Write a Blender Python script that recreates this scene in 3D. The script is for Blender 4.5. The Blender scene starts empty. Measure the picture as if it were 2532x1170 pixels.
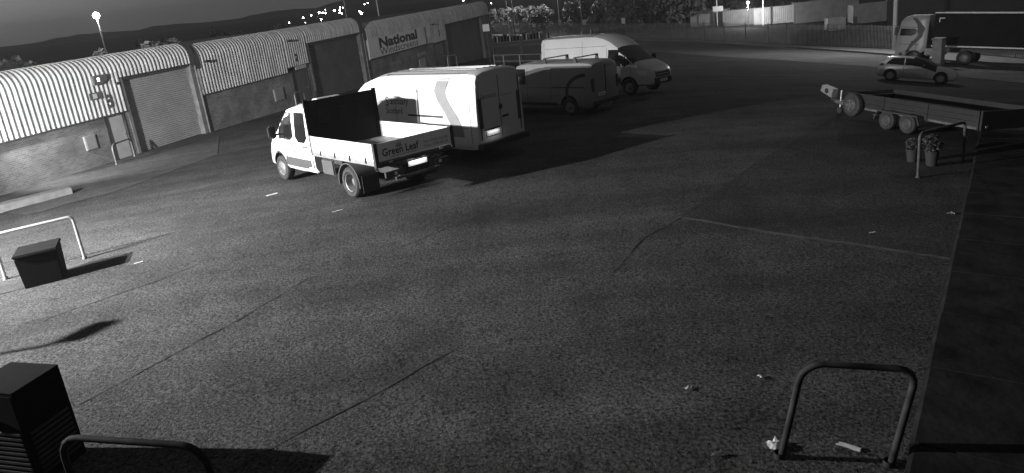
import bpy, bmesh, math, random
from mathutils import Matrix, Vector
R_ = math.radians
random.seed(7)
SC = bpy.context.scene
COL = SC.collection

# ------------------------------------------------------------------ camera
CAM_H = 4.0255
PITCH, ROLL = 0.27331, -0.11940
cp, sp = math.cos(PITCH), math.sin(PITCH)
cr, sr = math.cos(ROLL), math.sin(ROLL)
cR, cU, cF = Vector((1, 0, 0)), Vector((0, sp, cp)), Vector((0, cp, -sp))
cR2, cU2 = cR * cr + cU * sr, cU * cr - cR * sr
cd = bpy.data.cameras.new('camera')
cam = bpy.data.objects.new('camera', cd)
COL.objects.link(cam)
M = Matrix.Identity(4)
for i in range(3):
    M[i][0], M[i][1], M[i][2] = cR2[i], cU2[i], -cF[i]
M[2][3] = CAM_H
cam.matrix_world = M
cd.sensor_width = 36.0
cd.lens = 36.0 * 1691.93 / 2532.0
cd.shift_y = -154.96 / 2532.0
cd.clip_start, cd.clip_end = 0.05, 2500.0
SC.camera = cam

# ------------------------------------------------------------------ night sky (monochrome, light-polluted)
w = bpy.data.worlds.new('World')
SC.world = w
w.use_nodes = True
nt = w.node_tree
bg = nt.nodes['Background']
sky = nt.nodes.new('ShaderNodeTexSky')
sky.sky_type = 'NISHITA'
sky.sun_disc = False
sky.sun_elevation = R_(6)
sky.sun_rotation = R_(-38)
sky.dust_density = 3.0
bw = nt.nodes.new('ShaderNodeRGBToBW')
nt.links.new(sky.outputs[0], bw.inputs[0])
ev = nt.nodes.new('ShaderNodeMath'); ev.operation = 'MULTIPLY_ADD'      # town glow evens out the sky
ev.inputs[1].default_value = .32; ev.inputs[2].default_value = 6.6
nt.links.new(bw.outputs[0], ev.inputs[0])
nt.links.new(ev.outputs[0], bg.inputs[0])
bg.inputs[1].default_value = 0.0112
vs = SC.view_settings
vs.view_transform = 'Standard'
vs.look = 'None'
vs.exposure = 0.0
vs.gamma = 1.0
vs.use_curve_mapping = False
SC.cycles.use_denoising = True
SC.cycles.max_bounces = 3
SC.cycles.diffuse_bounces = 2
SC.cycles.volume_bounces = 0
SC.cycles.sample_clamp_indirect = 2.0

# ------------------------------------------------------------------ materials (all neutral: an infra-red camera sees no colour)
MATS = {}
def mat(name, v, rough=.6, metal=0., var=.12, scale=6., bump=0., bscale=40., spec=.5, emit=0.):
    if name in MATS: return MATS[name]
    m = bpy.data.materials.new(name); m.use_nodes = True
    t = m.node_tree; b = t.nodes['Principled BSDF']
    tc = t.nodes.new('ShaderNodeTexCoord')
    n = t.nodes.new('ShaderNodeTexNoise'); n.inputs['Scale'].default_value = scale; n.inputs['Detail'].default_value = 6
    t.links.new(tc.outputs['Object'], n.inputs['Vector'])
    r = t.nodes.new('ShaderNodeValToRGB')
    lo, hi = max(0, v * (1 - var)), min(1, v * (1 + var))
    r.color_ramp.elements[0].position = .3; r.color_ramp.elements[1].position = .7
    r.color_ramp.elements[0].color = (lo, lo, lo, 1); r.color_ramp.elements[1].color = (hi, hi, hi, 1)
    t.links.new(n.outputs['Fac'], r.inputs[0]); t.links.new(r.outputs[0], b.inputs['Base Color'])
    b.inputs['Roughness'].default_value = rough; b.inputs['Metallic'].default_value = metal
    b.inputs['Specular IOR Level'].default_value = spec
    if bump:
        n2 = t.nodes.new('ShaderNodeTexNoise'); n2.inputs['Scale'].default_value = bscale; n2.inputs['Detail'].default_value = 5
        t.links.new(tc.outputs['Object'], n2.inputs['Vector'])
        bp = t.nodes.new('ShaderNodeBump'); bp.inputs['Strength'].default_value = bump; bp.inputs['Distance'].default_value = .02
        t.links.new(n2.outputs['Fac'], bp.inputs['Height']); t.links.new(bp.outputs[0], b.inputs['Normal'])
    if emit:
        b.inputs['Emission Color'].default_value = (1, 1, 1, 1); b.inputs['Emission Strength'].default_value = emit
    MATS[name] = m
    return m

def asphalt(name, v, fine=22., grain=.75, patch=.3, bumpd=.012, stain=0.):
    m = bpy.data.materials.new(name); m.use_nodes = True
    t = m.node_tree; b = t.nodes['Principled BSDF']; L = t.links.new
    tc = t.nodes.new('ShaderNodeTexCoord')
    def noise(s, d=4, rough=.6):
        n = t.nodes.new('ShaderNodeTexNoise'); n.inputs['Scale'].default_value = s
        n.inputs['Detail'].default_value = d; n.inputs['Roughness'].default_value = rough
        L(tc.outputs['Object'], n.inputs['Vector']); return n
    def ramp(src, a, bb, lo, hi):
        r = t.nodes.new('ShaderNodeMapRange'); r.inputs[1].default_value = a; r.inputs[2].default_value = bb
        r.inputs[3].default_value = lo; r.inputs[4].default_value = hi; L(src, r.inputs[0]); return r.outputs[0]
    def mul(x, y):
        k = t.nodes.new('ShaderNodeMath'); k.operation = 'MULTIPLY'; L(x, k.inputs[0])
        if isinstance(y, float): k.inputs[1].default_value = y
        else: L(y, k.inputs[1])
        return k.outputs[0]
    big = ramp(noise(.22, 5, .65).outputs[0], .3, .7, 1 - patch, 1 + patch)
    mid = ramp(noise(1.7, 4, .7).outputs[0], .3, .7, .82, 1.18)
    fin = ramp(noise(fine, 3, .75).outputs[0], .32, .68, 1 - grain, 1 + grain)
    vo = t.nodes.new('ShaderNodeTexVoronoi'); vo.inputs['Scale'].default_value = fine * .9; L(tc.outputs['Object'], vo.inputs['Vector'])
    spk = ramp(vo.outputs['Distance'], .04, .16, 3.0, .95)
    # stretched stain streaks along the slope of the yard
    mp = t.nodes.new('ShaderNodeMapping'); mp.inputs['Rotation'].default_value = (0, 0, R_(-58)); mp.inputs['Scale'].default_value = (.12, .9, 1)
    L(tc.outputs['Object'], mp.inputs['Vector'])
    ns = t.nodes.new('ShaderNodeTexNoise'); ns.inputs['Scale'].default_value = 1.0; ns.inputs['Detail'].default_value = 6; L(mp.outputs[0], ns.inputs['Vector'])
    st = ramp(ns.outputs[0], .35, .65, .8, 1.2)
    val = mul(mul(mul(mul(big, mid), mul(fin, spk)), st), v)
    if stain:
        val = mul(val, ramp(noise(.75, 3, .55).outputs[0], .60, .68, 1., 1 - stain))
        val = mul(val, ramp(noise(3.1, 2, .5).outputs[0], .68, .74, 1., 1 - stain * 1.1))
        vc = t.nodes.new('ShaderNodeTexVoronoi'); vc.feature = 'DISTANCE_TO_EDGE'; vc.inputs['Scale'].default_value = .16
        wn = noise(1.2, 4, .6); av = t.nodes.new('ShaderNodeVectorMath'); av.operation = 'MULTIPLY_ADD'; av.inputs[1].default_value = (.5, .5, .5)
        L(wn.outputs['Color'], av.inputs[0]); L(tc.outputs['Object'], av.inputs[2]); L(av.outputs[0], vc.inputs['Vector'])
        val = mul(val, ramp(vc.outputs['Distance'], .0, .005, .78, 1.))
    cc = t.nodes.new('ShaderNodeCombineColor')
    for i in range(3): L(val, cc.inputs[i])
    L(cc.outputs[0], b.inputs['Base Color'])
    b.inputs['Roughness'].default_value = .95; b.inputs['Specular IOR Level'].default_value = .08
    bp = t.nodes.new('ShaderNodeBump'); bp.inputs['Strength'].default_value = .9; bp.inputs['Distance'].default_value = bumpd
    L(noise(fine * 1.1, 4, .7).outputs[0], bp.inputs['Height']); L(bp.outputs[0], b.inputs['Normal'])
    MATS[name] = m
    return m

def brick_mat(name, v):
    m = bpy.data.materials.new(name); m.use_nodes = True
    t = m.node_tree; b = t.nodes['Principled BSDF']; L = t.links.new
    tc = t.nodes.new('ShaderNodeTexCoord'); sx = t.nodes.new('ShaderNodeSeparateXYZ'); L(tc.outputs['Object'], sx.inputs[0])
    ad = t.nodes.new('ShaderNodeMath'); ad.operation = 'ADD'; L(sx.outputs[0], ad.inputs[0]); L(sx.outputs[1], ad.inputs[1])
    cx = t.nodes.new('ShaderNodeCombineXYZ'); L(ad.outputs[0], cx.inputs[0]); L(sx.outputs[2], cx.inputs[1])
    br = t.nodes.new('ShaderNodeTexBrick'); L(cx.outputs[0], br.inputs['Vector'])
    br.inputs['Scale'].default_value = 1.0; br.inputs['Brick Width'].default_value = .225; br.inputs['Row Height'].default_value = .075
    br.inputs['Mortar Size'].default_value = .008
    br.inputs['Color1'].default_value = (v * .8,) * 3 + (1,); br.inputs['Color2'].default_value = (v * 1.25,) * 3 + (1,)
    br.inputs['Mortar'].default_value = (v * 1.5,) * 3 + (1,)
    n = t.nodes.new('ShaderNodeTexNoise'); n.inputs['Scale'].default_value = .9; n.inputs['Detail'].default_value = 6; L(tc.outputs['Object'], n.inputs['Vector'])
    mr = t.nodes.new('ShaderNodeMapRange'); mr.inputs[1].default_value = .3; mr.inputs[2].default_value = .7; mr.inputs[3].default_value = .6; mr.inputs[4].default_value = 1.3
    L(n.outputs[0], mr.inputs[0])
    mx = t.nodes.new('ShaderNodeMix'); mx.data_type = 'RGBA'; mx.blend_type = 'MULTIPLY'; mx.inputs[0].default_value = 1
    L(br.outputs[0], mx.inputs[6]); L(mr.outputs[0], mx.inputs[7]); L(mx.outputs[2], b.inputs['Base Color'])
    b.inputs['Roughness'].default_value = .85
    bp = t.nodes.new('ShaderNodeBump'); bp.inputs['Strength'].default_value = .5; bp.inputs['Distance'].default_value = .01; bp.invert = True
    L(br.outputs['Fac'], bp.inputs['Height']); L(bp.outputs[0], b.inputs['Normal'])
    MATS[name] = m
    return m

# ------------------------------------------------------------------ mesh helpers
class MB:
    def __init__(s): s.v, s.f = [], []
    def add(s, vs, fs):
        k = len(s.v); s.v += [tuple(x) for x in vs]; s.f += [tuple(i + k for i in f) for f in fs]; return s
    def box(s, a, b):
        (x0, y0, z0), (x1, y1, z1) = a, b
        return s.add([(x0, y0, z0), (x1, y0, z0), (x1, y1, z0), (x0, y1, z0), (x0, y0, z1), (x1, y0, z1), (x1, y1, z1), (x0, y1, z1)],
                     [(0, 3, 2, 1), (4, 5, 6, 7), (0, 1, 5, 4), (1, 2, 6, 5), (2, 3, 7, 6), (3, 0, 4, 7)])
    def cbox(s, c, d): return s.box([c[i] - d[i] / 2 for i in range(3)], [c[i] + d[i] / 2 for i in range(3)])
    def prism(s, pts, y0, y1):           # polygon in x,z extruded in y
        n = len(pts)
        return s.add([(x, y0, z) for x, z in pts] + [(x, y1, z) for x, z in pts],
                     [tuple(range(n))[::-1], tuple(range(n, 2 * n))] + [(i, (i + 1) % n, n + (i + 1) % n, n + i) for i in range(n)])
    def tube(s, path, r, n=8, caps=True):
        P = [Vector(p) for p in path]; rings = []
        up = Vector((0, 0, 1)); prev = None
        for i, p in enumerate(P):
            d = (P[min(i + 1, len(P) - 1)] - P[max(i - 1, 0)]).normalized()
            if prev is None:
                a = d.cross(up if abs(d.z) < .9 else Vector((1, 0, 0))).normalized()
            else:
                a = (prev - d * prev.dot(d)).normalized()
            prev = a; b = d.cross(a)
            rr = r[i] if isinstance(r, (list, tuple)) else r
            rings.append([p + (a * math.cos(2 * math.pi * k / n) + b * math.sin(2 * math.pi * k / n)) * rr for k in range(n)])
        vs = [v for g_ in rings for v in g_]; fs = []
        for i in range(len(P) - 1):
            for k in range(n):
                fs.append((i * n + k, i * n + (k + 1) % n, (i + 1) * n + (k + 1) % n, (i + 1) * n + k))
        if caps: fs += [tuple(range(n))[::-1], tuple((len(P) - 1) * n + k for k in range(n))]
        return s.add(vs, fs)
    def lathe_y(s, prof, c, n=28):       # profile (radius, y) revolved about the y axis through c
        vs, fs = [], []; m = len(prof)
        for k in range(n):
            a = 2 * math.pi * k / n
            for r, y in prof: vs.append((c[0] + r * math.cos(a), c[1] + y, c[2] + r * math.sin(a)))
        for k in range(n):
            k2 = (k + 1) % n
            for i in range(m - 1): fs.append((k * m + i, k * m + i + 1, k2 * m + i + 1, k2 * m + i))
        return s.add(vs, fs)
    def lathe_z(s, prof, c, n=20):
        vs, fs = [], []; m = len(prof)
        for k in range(n):
            a = 2 * math.pi * k / n
            for r, z in prof: vs.append((c[0] + r * math.cos(a), c[1] + r * math.sin(a), c[2] + z))
        for k in range(n):
            k2 = (k + 1) % n
            for i in range(m - 1): fs.append((k * m + i, k2 * m + i, k2 * m + i + 1, k * m + i + 1))
        return s.add(vs, fs)
    def obj(s, name, material, parent=None, smooth=None, bevel=0.):
        me = bpy.data.meshes.new(name); me.from_pydata(s.v, [], s.f); me.update()
        bm = bmesh.new(); bm.from_mesh(me)
        bmesh.ops.recalc_face_normals(bm, faces=bm.faces)
        if bevel: bmesh.ops.bevel(bm, geom=[e for e in bm.edges if e.is_manifold and e.calc_face_angle(0) > .6], offset=bevel, segments=2, affect='EDGES', clamp_overlap=True)
        bm.to_mesh(me); bm.free()
        return link(name, me, material, parent, smooth)

def link(name, me, material, parent=None, smooth=None):
    if material is not None:
        me.materials.clear(); me.materials.append(material)
        for p in me.polygons: p.material_index = 0
    if smooth:
        for p in me.polygons: p.use_smooth = True
        me.set_sharp_from_angle(angle=R_(smooth))
    o = bpy.data.objects.new(name, me); COL.objects.link(o)
    if parent is not None: o.parent = parent
    return o

def tag(o, label, cat, group=None):
    o['label'] = label; o['category'] = cat
    if group: o['group'] = group
    return o
def thing(name, label, cat, loc=(0, 0, 0), rz=0., group=None):
    o = bpy.data.objects.new(name, None); COL.objects.link(o)
    o.location = loc; o.rotation_euler = (0, 0, rz); o.empty_display_size = .3
    return tag(o, label, cat, group)
def struct(o): o['kind'] = 'structure'; return o

# ------------------------------------------------------------------ the lie of the land: a smooth surface through levels taken in the yard
TA = [[0.0,0.0],[-6.0,0.0],[6.0,0.0],[0.0,-6.0],[-5.0,6.0],[3.0,5.0],[8.0,11.5],[-11.0,15.0],[-3.0,16.0],[0.0,18.5],[0.0,10.0],[5.0,12.0],[-8.0,20.0],[3.0,25.0],[-6.0,20.0],[-20.0,15.0],[-22.0,24.0],[-17.44,30.1],[-15.5,35.4],[-12.9,42.4],[-9.6,51.3],[-6.2,60.7],[10.7,18.2],[10.9,15.7],[7.4,29.0],[5.0,28.0],[20.39,35.245],[22.017,33.822],[35.002,68.199],[25.58,85.415],[30.393,77.146],[12.74,113.043],[3.06,130.964],[21.294,97.934],[31.205,45.191],[33.794,56.533],[60.0,60.0],[70.0,110.0],[20.0,170.0],[-40.0,90.0],[-45.0,30.0],[50.0,20.0],[40.0,0.0],[-30.0,0.0],[-60.0,150.0],[80.0,160.0]]
TW = [-0.000817672,0.00106501,-0.000118467,0.00120007,-0.000133183,-1.71982e-05,-4.96478e-06,9.38334e-05,-0.000122445,-0.000170888,-7.98751e-05,-0.00012428,0.000196337,-0.000388521,5.96482e-05,0.00119689,-0.00101793,0.000246905,-0.000153559,-0.000108245,-0.000122629,0.000451234,0.000365668,0.000168746,0.00156707,-0.000168995,0.00266196,-0.00328313,-0.00023473,0.000918167,-0.000780207,-0.000297532,0.000631447,-0.000549792,-0.000516793,0.000538605,-0.000189496,0.000258261,-0.000401896,1.32769e-05,-0.000209522,-0.000106048,-0.000362517,-0.00132937,4.10754e-05,0.000135675,6.09273,-0.0173731,-0.0205288]
def g(x, y):
    z = TW[-3] + TW[-2] * x + TW[-1] * y
    for (a, b), w_ in zip(TA, TW):
        r2 = (x - a) ** 2 + (y - b) ** 2
        if r2 > 1e-12: z += w_ * .5 * r2 * math.log(r2)
    return z
def grad(x, y, e=.3): return (g(x + e, y) - g(x - e, y)) / 2 / e, (g(x, y + e) - g(x, y - e)) / 2 / e
def stand(o, x, y, yaw, s=1., dz=0.):     # put a vehicle on the slope
    gx, gy = grad(x, y); n = Vector((-gx, -gy, 1)).normalized()
    c, s_ = math.cos(yaw), math.sin(yaw)
    f = Vector((c, s_, gx * c + gy * s_)).normalized(); l = n.cross(f)
    m = Matrix.Identity(4)
    for i in range(3): m[i][0], m[i][1], m[i][2] = f[i] * s, l[i] * s, n[i] * s
    m[0][3], m[1][3], m[2][3] = x, y, g(x, y) + dz
    o.matrix_world = m
    return o

# ------------------------------------------------------------------ shared materials
asph = asphalt('yard_asphalt', .058, fine=27., grain=.95, bumpd=.02, stain=.14)
road_m = asphalt('road_asphalt', .12, fine=9., grain=.35, patch=.15)
pave_m = mat('pavement_concrete', .2, .85, var=.2, scale=2.)
kerb_m = mat('kerb_concrete', .17, .85, var=.2, scale=3.)
apron_m = asphalt('worn_concrete', .075, fine=7., grain=.25, patch=.25, bumpd=.004)
tar_m = mat('tar_joint', .042, .85, var=.5, scale=9., spec=.1)
line_m = mat('worn_line_paint', .06, .8, var=.5, scale=5.)
brick_m = brick_mat('brown_brick', .16)
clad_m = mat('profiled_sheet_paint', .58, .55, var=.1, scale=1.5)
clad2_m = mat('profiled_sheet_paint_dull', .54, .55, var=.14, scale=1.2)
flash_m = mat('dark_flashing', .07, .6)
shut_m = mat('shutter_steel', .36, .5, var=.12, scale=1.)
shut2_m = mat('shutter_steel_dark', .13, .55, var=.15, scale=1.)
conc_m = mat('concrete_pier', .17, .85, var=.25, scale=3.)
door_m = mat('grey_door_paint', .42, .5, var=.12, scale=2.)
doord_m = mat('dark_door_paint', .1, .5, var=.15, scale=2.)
box_m = mat('meter_box_plastic', .26, .5, var=.08)
white_m = mat('white_paint', .78, .3, var=.06, scale=1.2)
whitev_m = mat('white_van_paint', .6, .3, var=.05, scale=1.)
black_m = mat('black_plastic', .025, .5, var=.2)
rub_m = mat('tyre_rubber', .03, .75, var=.3, scale=14., bump=.3)
glass_m = mat('dark_glass', .01, .1, var=.1, spec=.35)
steel_m = mat('galvanised_steel', .45, .45, .7, var=.2, scale=8.)
dull_m = mat('dull_steel', .2, .55, .5, var=.25, scale=6.)
alu_m = mat('aluminium_board', .72, .4, .15, var=.1, scale=2.)
dark_m = mat('dark_steel', .05, .55, .3, var=.3)
ink_m = mat('dark_lettering', .03, .6, var=.1)
ink2_m = mat('grey_lettering', .22, .6, var=.1)
gred_m = mat('grey_vinyl', .2, .5, var=.08)
plate_m = mat('number_plate', .9, .35, var=.02)
lens_m = mat('lamp_lens', .6, .15, var=.05)
rim_m = mat('silver_rim', .5, .35, .6, var=.15, scale=10.)
bright_m = mat('chrome_cap', .8, .2, .9, var=.05)

# ------------------------------------------------------------------ ground sheet
def gcl(x, y): return g(min(max(x, -60), 80), min(max(y, -10), 170))
def axis(lo, a, b, hi, step, big):
    out = []; x = lo
    while x < a: out.append(x); x += big
    x = a
    while x < b: out.append(x); x += step
    x = b
    while x < hi + 1: out.append(x); x += big
    return out
xs = axis(-900, -36, 60, 900, 1.6, 48.); ys = axis(-60, -8, 150, 1500, 1.6, 54.)
gm = MB(); gm.v = [(x, y, gcl(x, y)) for y in ys for x in xs]
nx = len(xs)
gm.f = [(j * nx + i, j * nx + i + 1, (j + 1) * nx + i + 1, (j + 1) * nx + i) for j in range(len(ys) - 1) for i in range(nx - 1)]
ground = struct(gm.obj('ground', asph, smooth=80))

def ribbon(name, pts, width, material, dz, parent=None, step=.5, jitter=0., kind=True):
    P = [Vector((x, y, 0)) for x, y in pts]; q = [P[0]]
    for a, b in zip(P, P[1:]):
        n = max(1, int((b - a).length / step))
        q += [a.lerp(b, k / n) for k in range(1, n + 1)]
    vs = []
    for i, p in enumerate(q):
        d = (q[min(i + 1, len(q) - 1)] - q[max(i - 1, 0)]).normalized(); nrm = Vector((-d.y, d.x, 0))
        wv = width * (1 + jitter * random.uniform(-1, 1)); c = p + nrm * random.uniform(-1, 1) * jitter * width * .7
        for s in (-.5, .5):
            r = c + nrm * wv * s; vs.append((r.x, r.y, gcl(r.x, r.y) + dz))
    fs = [(2 * i, 2 * i + 1, 2 * i + 3, 2 * i + 2) for i in range(len(q) - 1)]
    o = MB().add(vs, fs).obj(name, material, parent)
    return struct(o) if kind and parent is None else o

def strip(name, A, B, material, dz, n=6, step=1.2):
    def dense(pts):
        P = [Vector((x, y, 0)) for x, y in pts]; L = [0]
        for a, b in zip(P, P[1:]): L.append(L[-1] + (b - a).length)
        out = []
        for k in range(81):
            t = L[-1] * k / 80; i = max(j for j in range(len(L) - 1) if L[j] <= t + 1e-9)
            out.append(P[i].lerp(P[i + 1], (t - L[i]) / (L[i + 1] - L[i])))
        return out
    a, b = dense(A), dense(B); m = MB()
    m.v = [(p.x, p.y, gcl(p.x, p.y) + dz) for u, w_ in zip(a, b) for p in [u.lerp(w_, k / n) for k in range(n + 1)]]
    m.f = [(i * (n + 1) + k, i * (n + 1) + k + 1, (i + 1) * (n + 1) + k + 1, (i + 1) * (n + 1) + k) for i in range(80) for k in range(n)]
    return struct(m.obj(name, material))
KERB = [(-10, 141), (4, 120), (12, 107), (20, 92.5), (25.57, 82.5), (27.85, 78.1), (30.1, 72.5), (31.6, 66.7), (32.8, 61.1), (33.2, 57), (33.4, 50), (34.5, 42), (38, 32), (46, 18)]
LOW = [(-18, 128), (-5, 108), (3, 95), (10, 82), (14.5, 74), (16.65, 69.4), (19.8, 59.3), (23, 52.5), (25.5, 47.3), (26.4, 42), (27, 38), (28.5, 31), (32, 23), (40, 9)]
FENCE = [(-6, 141.5), (0, 131), (10.2, 113.3), (18.5, 98.5), (25.63, 85.4), (30.3, 77.1), (35, 68.2), (36.9, 63.5), (38.6, 57), (39.6, 49), (41, 41), (45, 30)]
strip('road', LOW, KERB, road_m, .022)
strip('pavement', KERB, FENCE, pave_m, .16, n=3)
ribbon('kerb', KERB, .3, kerb_m, .185)
kv = MB()
for (x0, y0), (x1, y1) in zip(KERB, KERB[1:]):
    n = max(1, int(math.hypot(x1 - x0, y1 - y0) / 1.2))
    for k in range(n):
        a = (x0 + (x1 - x0) * k / n, y0 + (y1 - y0) * k / n); b = (x0 + (x1 - x0) * (k + 1) / n, y0 + (y1 - y0) * (k + 1) / n)
        d = Vector((b[0] - a[0], b[1] - a[1], 0)).normalized(); nn = Vector((-d.y, d.x, 0)) * .152
        if nn.x > 0: nn = -nn
        pts = [(p[0] + nn.x, p[1] + nn.y, gcl(*p) + z) for p in (a, b) for z in (0., .185)]
        kv.add(pts, [(0, 1, 3, 2)])
struct(kv.obj('kerb_face', kerb_m))
strip('concrete_apron', [(-27, 24.4), (-20.6, 24.6), (-14.2, 19.4), (-12.4, 21.2), (-11.2, 26.)], [(-26, 27.5), (-20.3, 27.9), (-17.0, 27.6), (-15.2, 29.8), (-13.9, 33.)], apron_m, .012)
for pts, wd in (([(-9.5, 8.0), (-7.58, 10.28), (-6.4, 11.4), (-5.86, 12.2), (-5.0, 13.4)], .02), ([(-5.4, 7.2), (-4.2, 9.16), (-3.55, 10.5), (-2.7, 11), (-1.33, 12.45), (.4, 14.1)], .02),
                ([(1.3, 9.4), (2.08, 10.82), (3.15, 11.93), (5.55, 15.13), (9.48, 19.81), (12, 23)], .02), ([(-14.5, 14.5), (-11.8, 17), (-9.73, 20.5), (-7.63, 22.7)], .02),
                ([(-3.6, 4.6), (-2.9, 5.65), (-2.4, 6.15), (-1.9, 6.57), (-.9, 7.6)], .02), ([(-13.2, 31), (-11.8, 33.2), (-10.6, 34.6)], .09)):
    ribbon('tar_joint', pts, wd, tar_m, .006, step=.18, jitter=.7)
ribbon('parking_line', [(2.96, 11.8), (4.14, 10.63), (6.15, 9.)], .1, line_m, .006, step=.12, jitter=.22)
ribbon('parking_line', [(-13.45, 33.6), (-11.7, 32.4)], .1, line_m, .006, step=.15, jitter=.3)
strip('newer_asphalt', [(2.97, 11.85), (3.15, 12.03), (5.55, 15.13), (9.48, 19.81), (12.5, 23.4), (17., 28.), (22., 33.)], [(2.97, 11.8), (4.14, 10.65), (6.3, 8.95), (8.1, 11.5), (12.8, 17.), (17., 21.), (22., 26.), (27., 30.)], asphalt('newer_asphalt', .045, fine=28., grain=.85, bumpd=.02), .004, n=10)
# a squared repair patch and a dark oil stain
def blob(name, c, rx, ry, ang, material, dz, n=22, j=.25):
    vs = [(c[0], c[1], gcl(*c) + dz)]
    for k in range(n):
        a = 2 * math.pi * k / n; rr = 1 + random.uniform(-j, j)
        u, v_ = rx * rr * math.cos(a), ry * rr * math.sin(a)
        x, y = c[0] + u * math.cos(ang) - v_ * math.sin(ang), c[1] + u * math.sin(ang) + v_ * math.cos(ang)
        vs.append((x, y, gcl(x, y) + dz))
    return struct(MB().add(vs, [(0, 1 + k, 1 + (k + 1) % n) for k in range(n)]).obj(name, material))
blob('repair_patch', (-9.3, 12.45), 1.5, .42, .55, asphalt('patch_asphalt', .062, fine=26., grain=.5), .007, 8, .05)

# ------------------------------------------------------------------ floodlight mast, just left of the picture: its twin lamps light the yard
def lamp_data(name, typ, power, size, **k):
    d = bpy.data.lights.new(name, typ); d.energy = power; d.color = (1, 1, 1)
    if typ == 'SPOT': d.shadow_soft_size = size; d.spot_size = k.get('cone', R_(120)); d.spot_blend = k.get('blend', 1.)
    if typ == 'POINT': d.shadow_soft_size = size
    return d
FX, FY, FZ = -15.0, 9.0, 4.8
FP = 29500.
mast = thing('floodlight_mast', 'tall steel mast with twin floodlights at the left edge of the yard', 'lamp post', (FX - .3, FY, gcl(FX, FY)))
hz = FZ - gcl(FX, FY)
MB().tube([(0, 0, 0), (0, 0, 3), (0, 0, hz + .5)], [.1, .085, .06], 12).obj('pole', steel_m, mast, 40)
MB().tube([(0, -1., hz + .42), (0, 1., hz + .42)], .035, 8).obj('crossarm', steel_m, mast, 40)
for sy in (-.7, .7):
    hd = MB().cbox((.2, sy, hz + .2), (.3, .42, .2)).obj('lamp_head', dark_m, mast, bevel=.02)
    MB().cbox((.22, sy, hz + .085), (.24, .34, .02)).obj('lens', mat('floodlight_lens', .9, .3, emit=6.), hd)
    l = bpy.data.objects.new('floodlight', lamp_data('floodlight', 'SPOT', FP * (.86 if sy < 0 else .42), .05, cone=R_(172 if sy < 0 else 84), blend=.5 if sy < 0 else 1.)); COL.objects.link(l)
    l.parent = mast; l.location = (.26, sy, hz - .02)
    l.rotation_euler = Vector((.5, .86, -.12) if sy < 0 else (5.2, 7.2, -5.2)).to_track_quat('-Z', 'Y').to_euler()
# ------------------------------------------------------------------ industrial terrace
BX, BY, BA = -17.436, 30.100, 1.21791
bdx, bdy = math.cos(BA), math.sin(BA)
def fpt(X, Y=0.): return (BX + bdx * X - bdy * Y, BY + bdy * X + bdx * Y)
def fg(X): return gcl(*fpt(X))
for m_ in (clad_m, clad2_m):
    t_ = m_.node_tree; b_ = t_.nodes['Principled BSDF']; lk = b_.inputs['Base Color'].links[0].from_socket
    tc_ = t_.nodes.new('ShaderNodeTexCoord'); mp_ = t_.nodes.new('ShaderNodeMapping'); mp_.inputs['Scale'].default_value = (2.2, .3, .25)
    t_.links.new(tc_.outputs['Object'], mp_.inputs['Vector'])
    n_s = t_.nodes.new('ShaderNodeTexNoise'); n_s.inputs['Scale'].default_value = 1.6; n_s.inputs['Detail'].default_value = 7; n_s.inputs['Roughness'].default_value = .7
    t_.links.new(mp_.outputs[0], n_s.inputs['Vector'])
    mr_ = t_.nodes.new('ShaderNodeMapRange'); mr_.inputs[1].default_value = .35; mr_.inputs[2].default_value = .62; mr_.inputs[3].default_value = .62; mr_.inputs[4].default_value = 1.06
    t_.links.new(n_s.outputs[0], mr_.inputs[0])
    mx_ = t_.nodes.new('ShaderNodeMix'); mx_.data_type = 'RGBA'; mx_.blend_type = 'MULTIPLY'; mx_.inputs[0].default_value = 1.
    t_.links.new(lk, mx_.inputs[6]); t_.links.new(mr_.outputs[0], mx_.inputs[7]); t_.links.new(mx_.outputs[2], b_.inputs['Base Color'])
def text_mesh(txt, size, shear=0., bold=0., spacing=1.):
    c = bpy.data.curves.new('t', 'FONT'); c.body = txt; c.size = size; c.shear = shear; c.offset = bold; c.space_character = spacing; c.resolution_u = 2
    o = bpy.data.objects.new('t', c); COL.objects.link(o)
    dg = bpy.context.evaluated_depsgraph_get(); me = bpy.data.meshes.new_from_object(o.evaluated_get(dg))
    bpy.data.objects.remove(o); bpy.data.curves.remove(c)
    vs = [tuple(v.co) for v in me.vertices]; fs = [tuple(p.vertices) for p in me.polygons]
    bpy.data.meshes.remove(me)
    return vs, fs
def letters(name, txt, size, fn, material, parent, width=None, **k):
    vs, fs = text_mesh(txt, size, **k)
    if not vs: return None
    mx = max(v[0] for v in vs); sc = width / mx if width else 1
    return MB().add([fn(v[0] * sc, v[1]) for v in vs], fs).obj(name, material, parent)

def cladding(segs, zt, x0, r=.62, pitch=.22):
    m = MB()
    for xa, xb, zb in segs:
        cols = []; x = xa; k = 0
        offs = [(0., 0.), (.065, 0.), (.11, -.085), (.165, -.085)]
        while x < xb:
            for dx, dy in offs:
                if x + dx <= xb: cols.append((x + dx, dy))
            x += pitch
        cols.append((xb, 0.))
        rows = [(0., zb, 0), (0., zt - r, 0)] + [(r * (1 - math.cos(a)), zt - r + r * math.sin(a), a) for a in [R_(18 * i) for i in range(1, 6)]] + [(r + 2.2, zt - .12, R_(93))]
        rows = [rr for i, rr in enumerate(rows) if i != 1 or zt - r > zb + .02]
        n = len(rows)
        vs = [(X - x0, y + dy * math.cos(a), z - dy * math.sin(a)) for X, dy in cols for y, z, a in rows]
        fs = [(c * n + i, (c + 1) * n + i, (c + 1) * n + i + 1, c * n + i + 1) for c in range(len(cols) - 1) for i in range(n - 1)]
        m.add(vs, fs)
    return m
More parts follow.
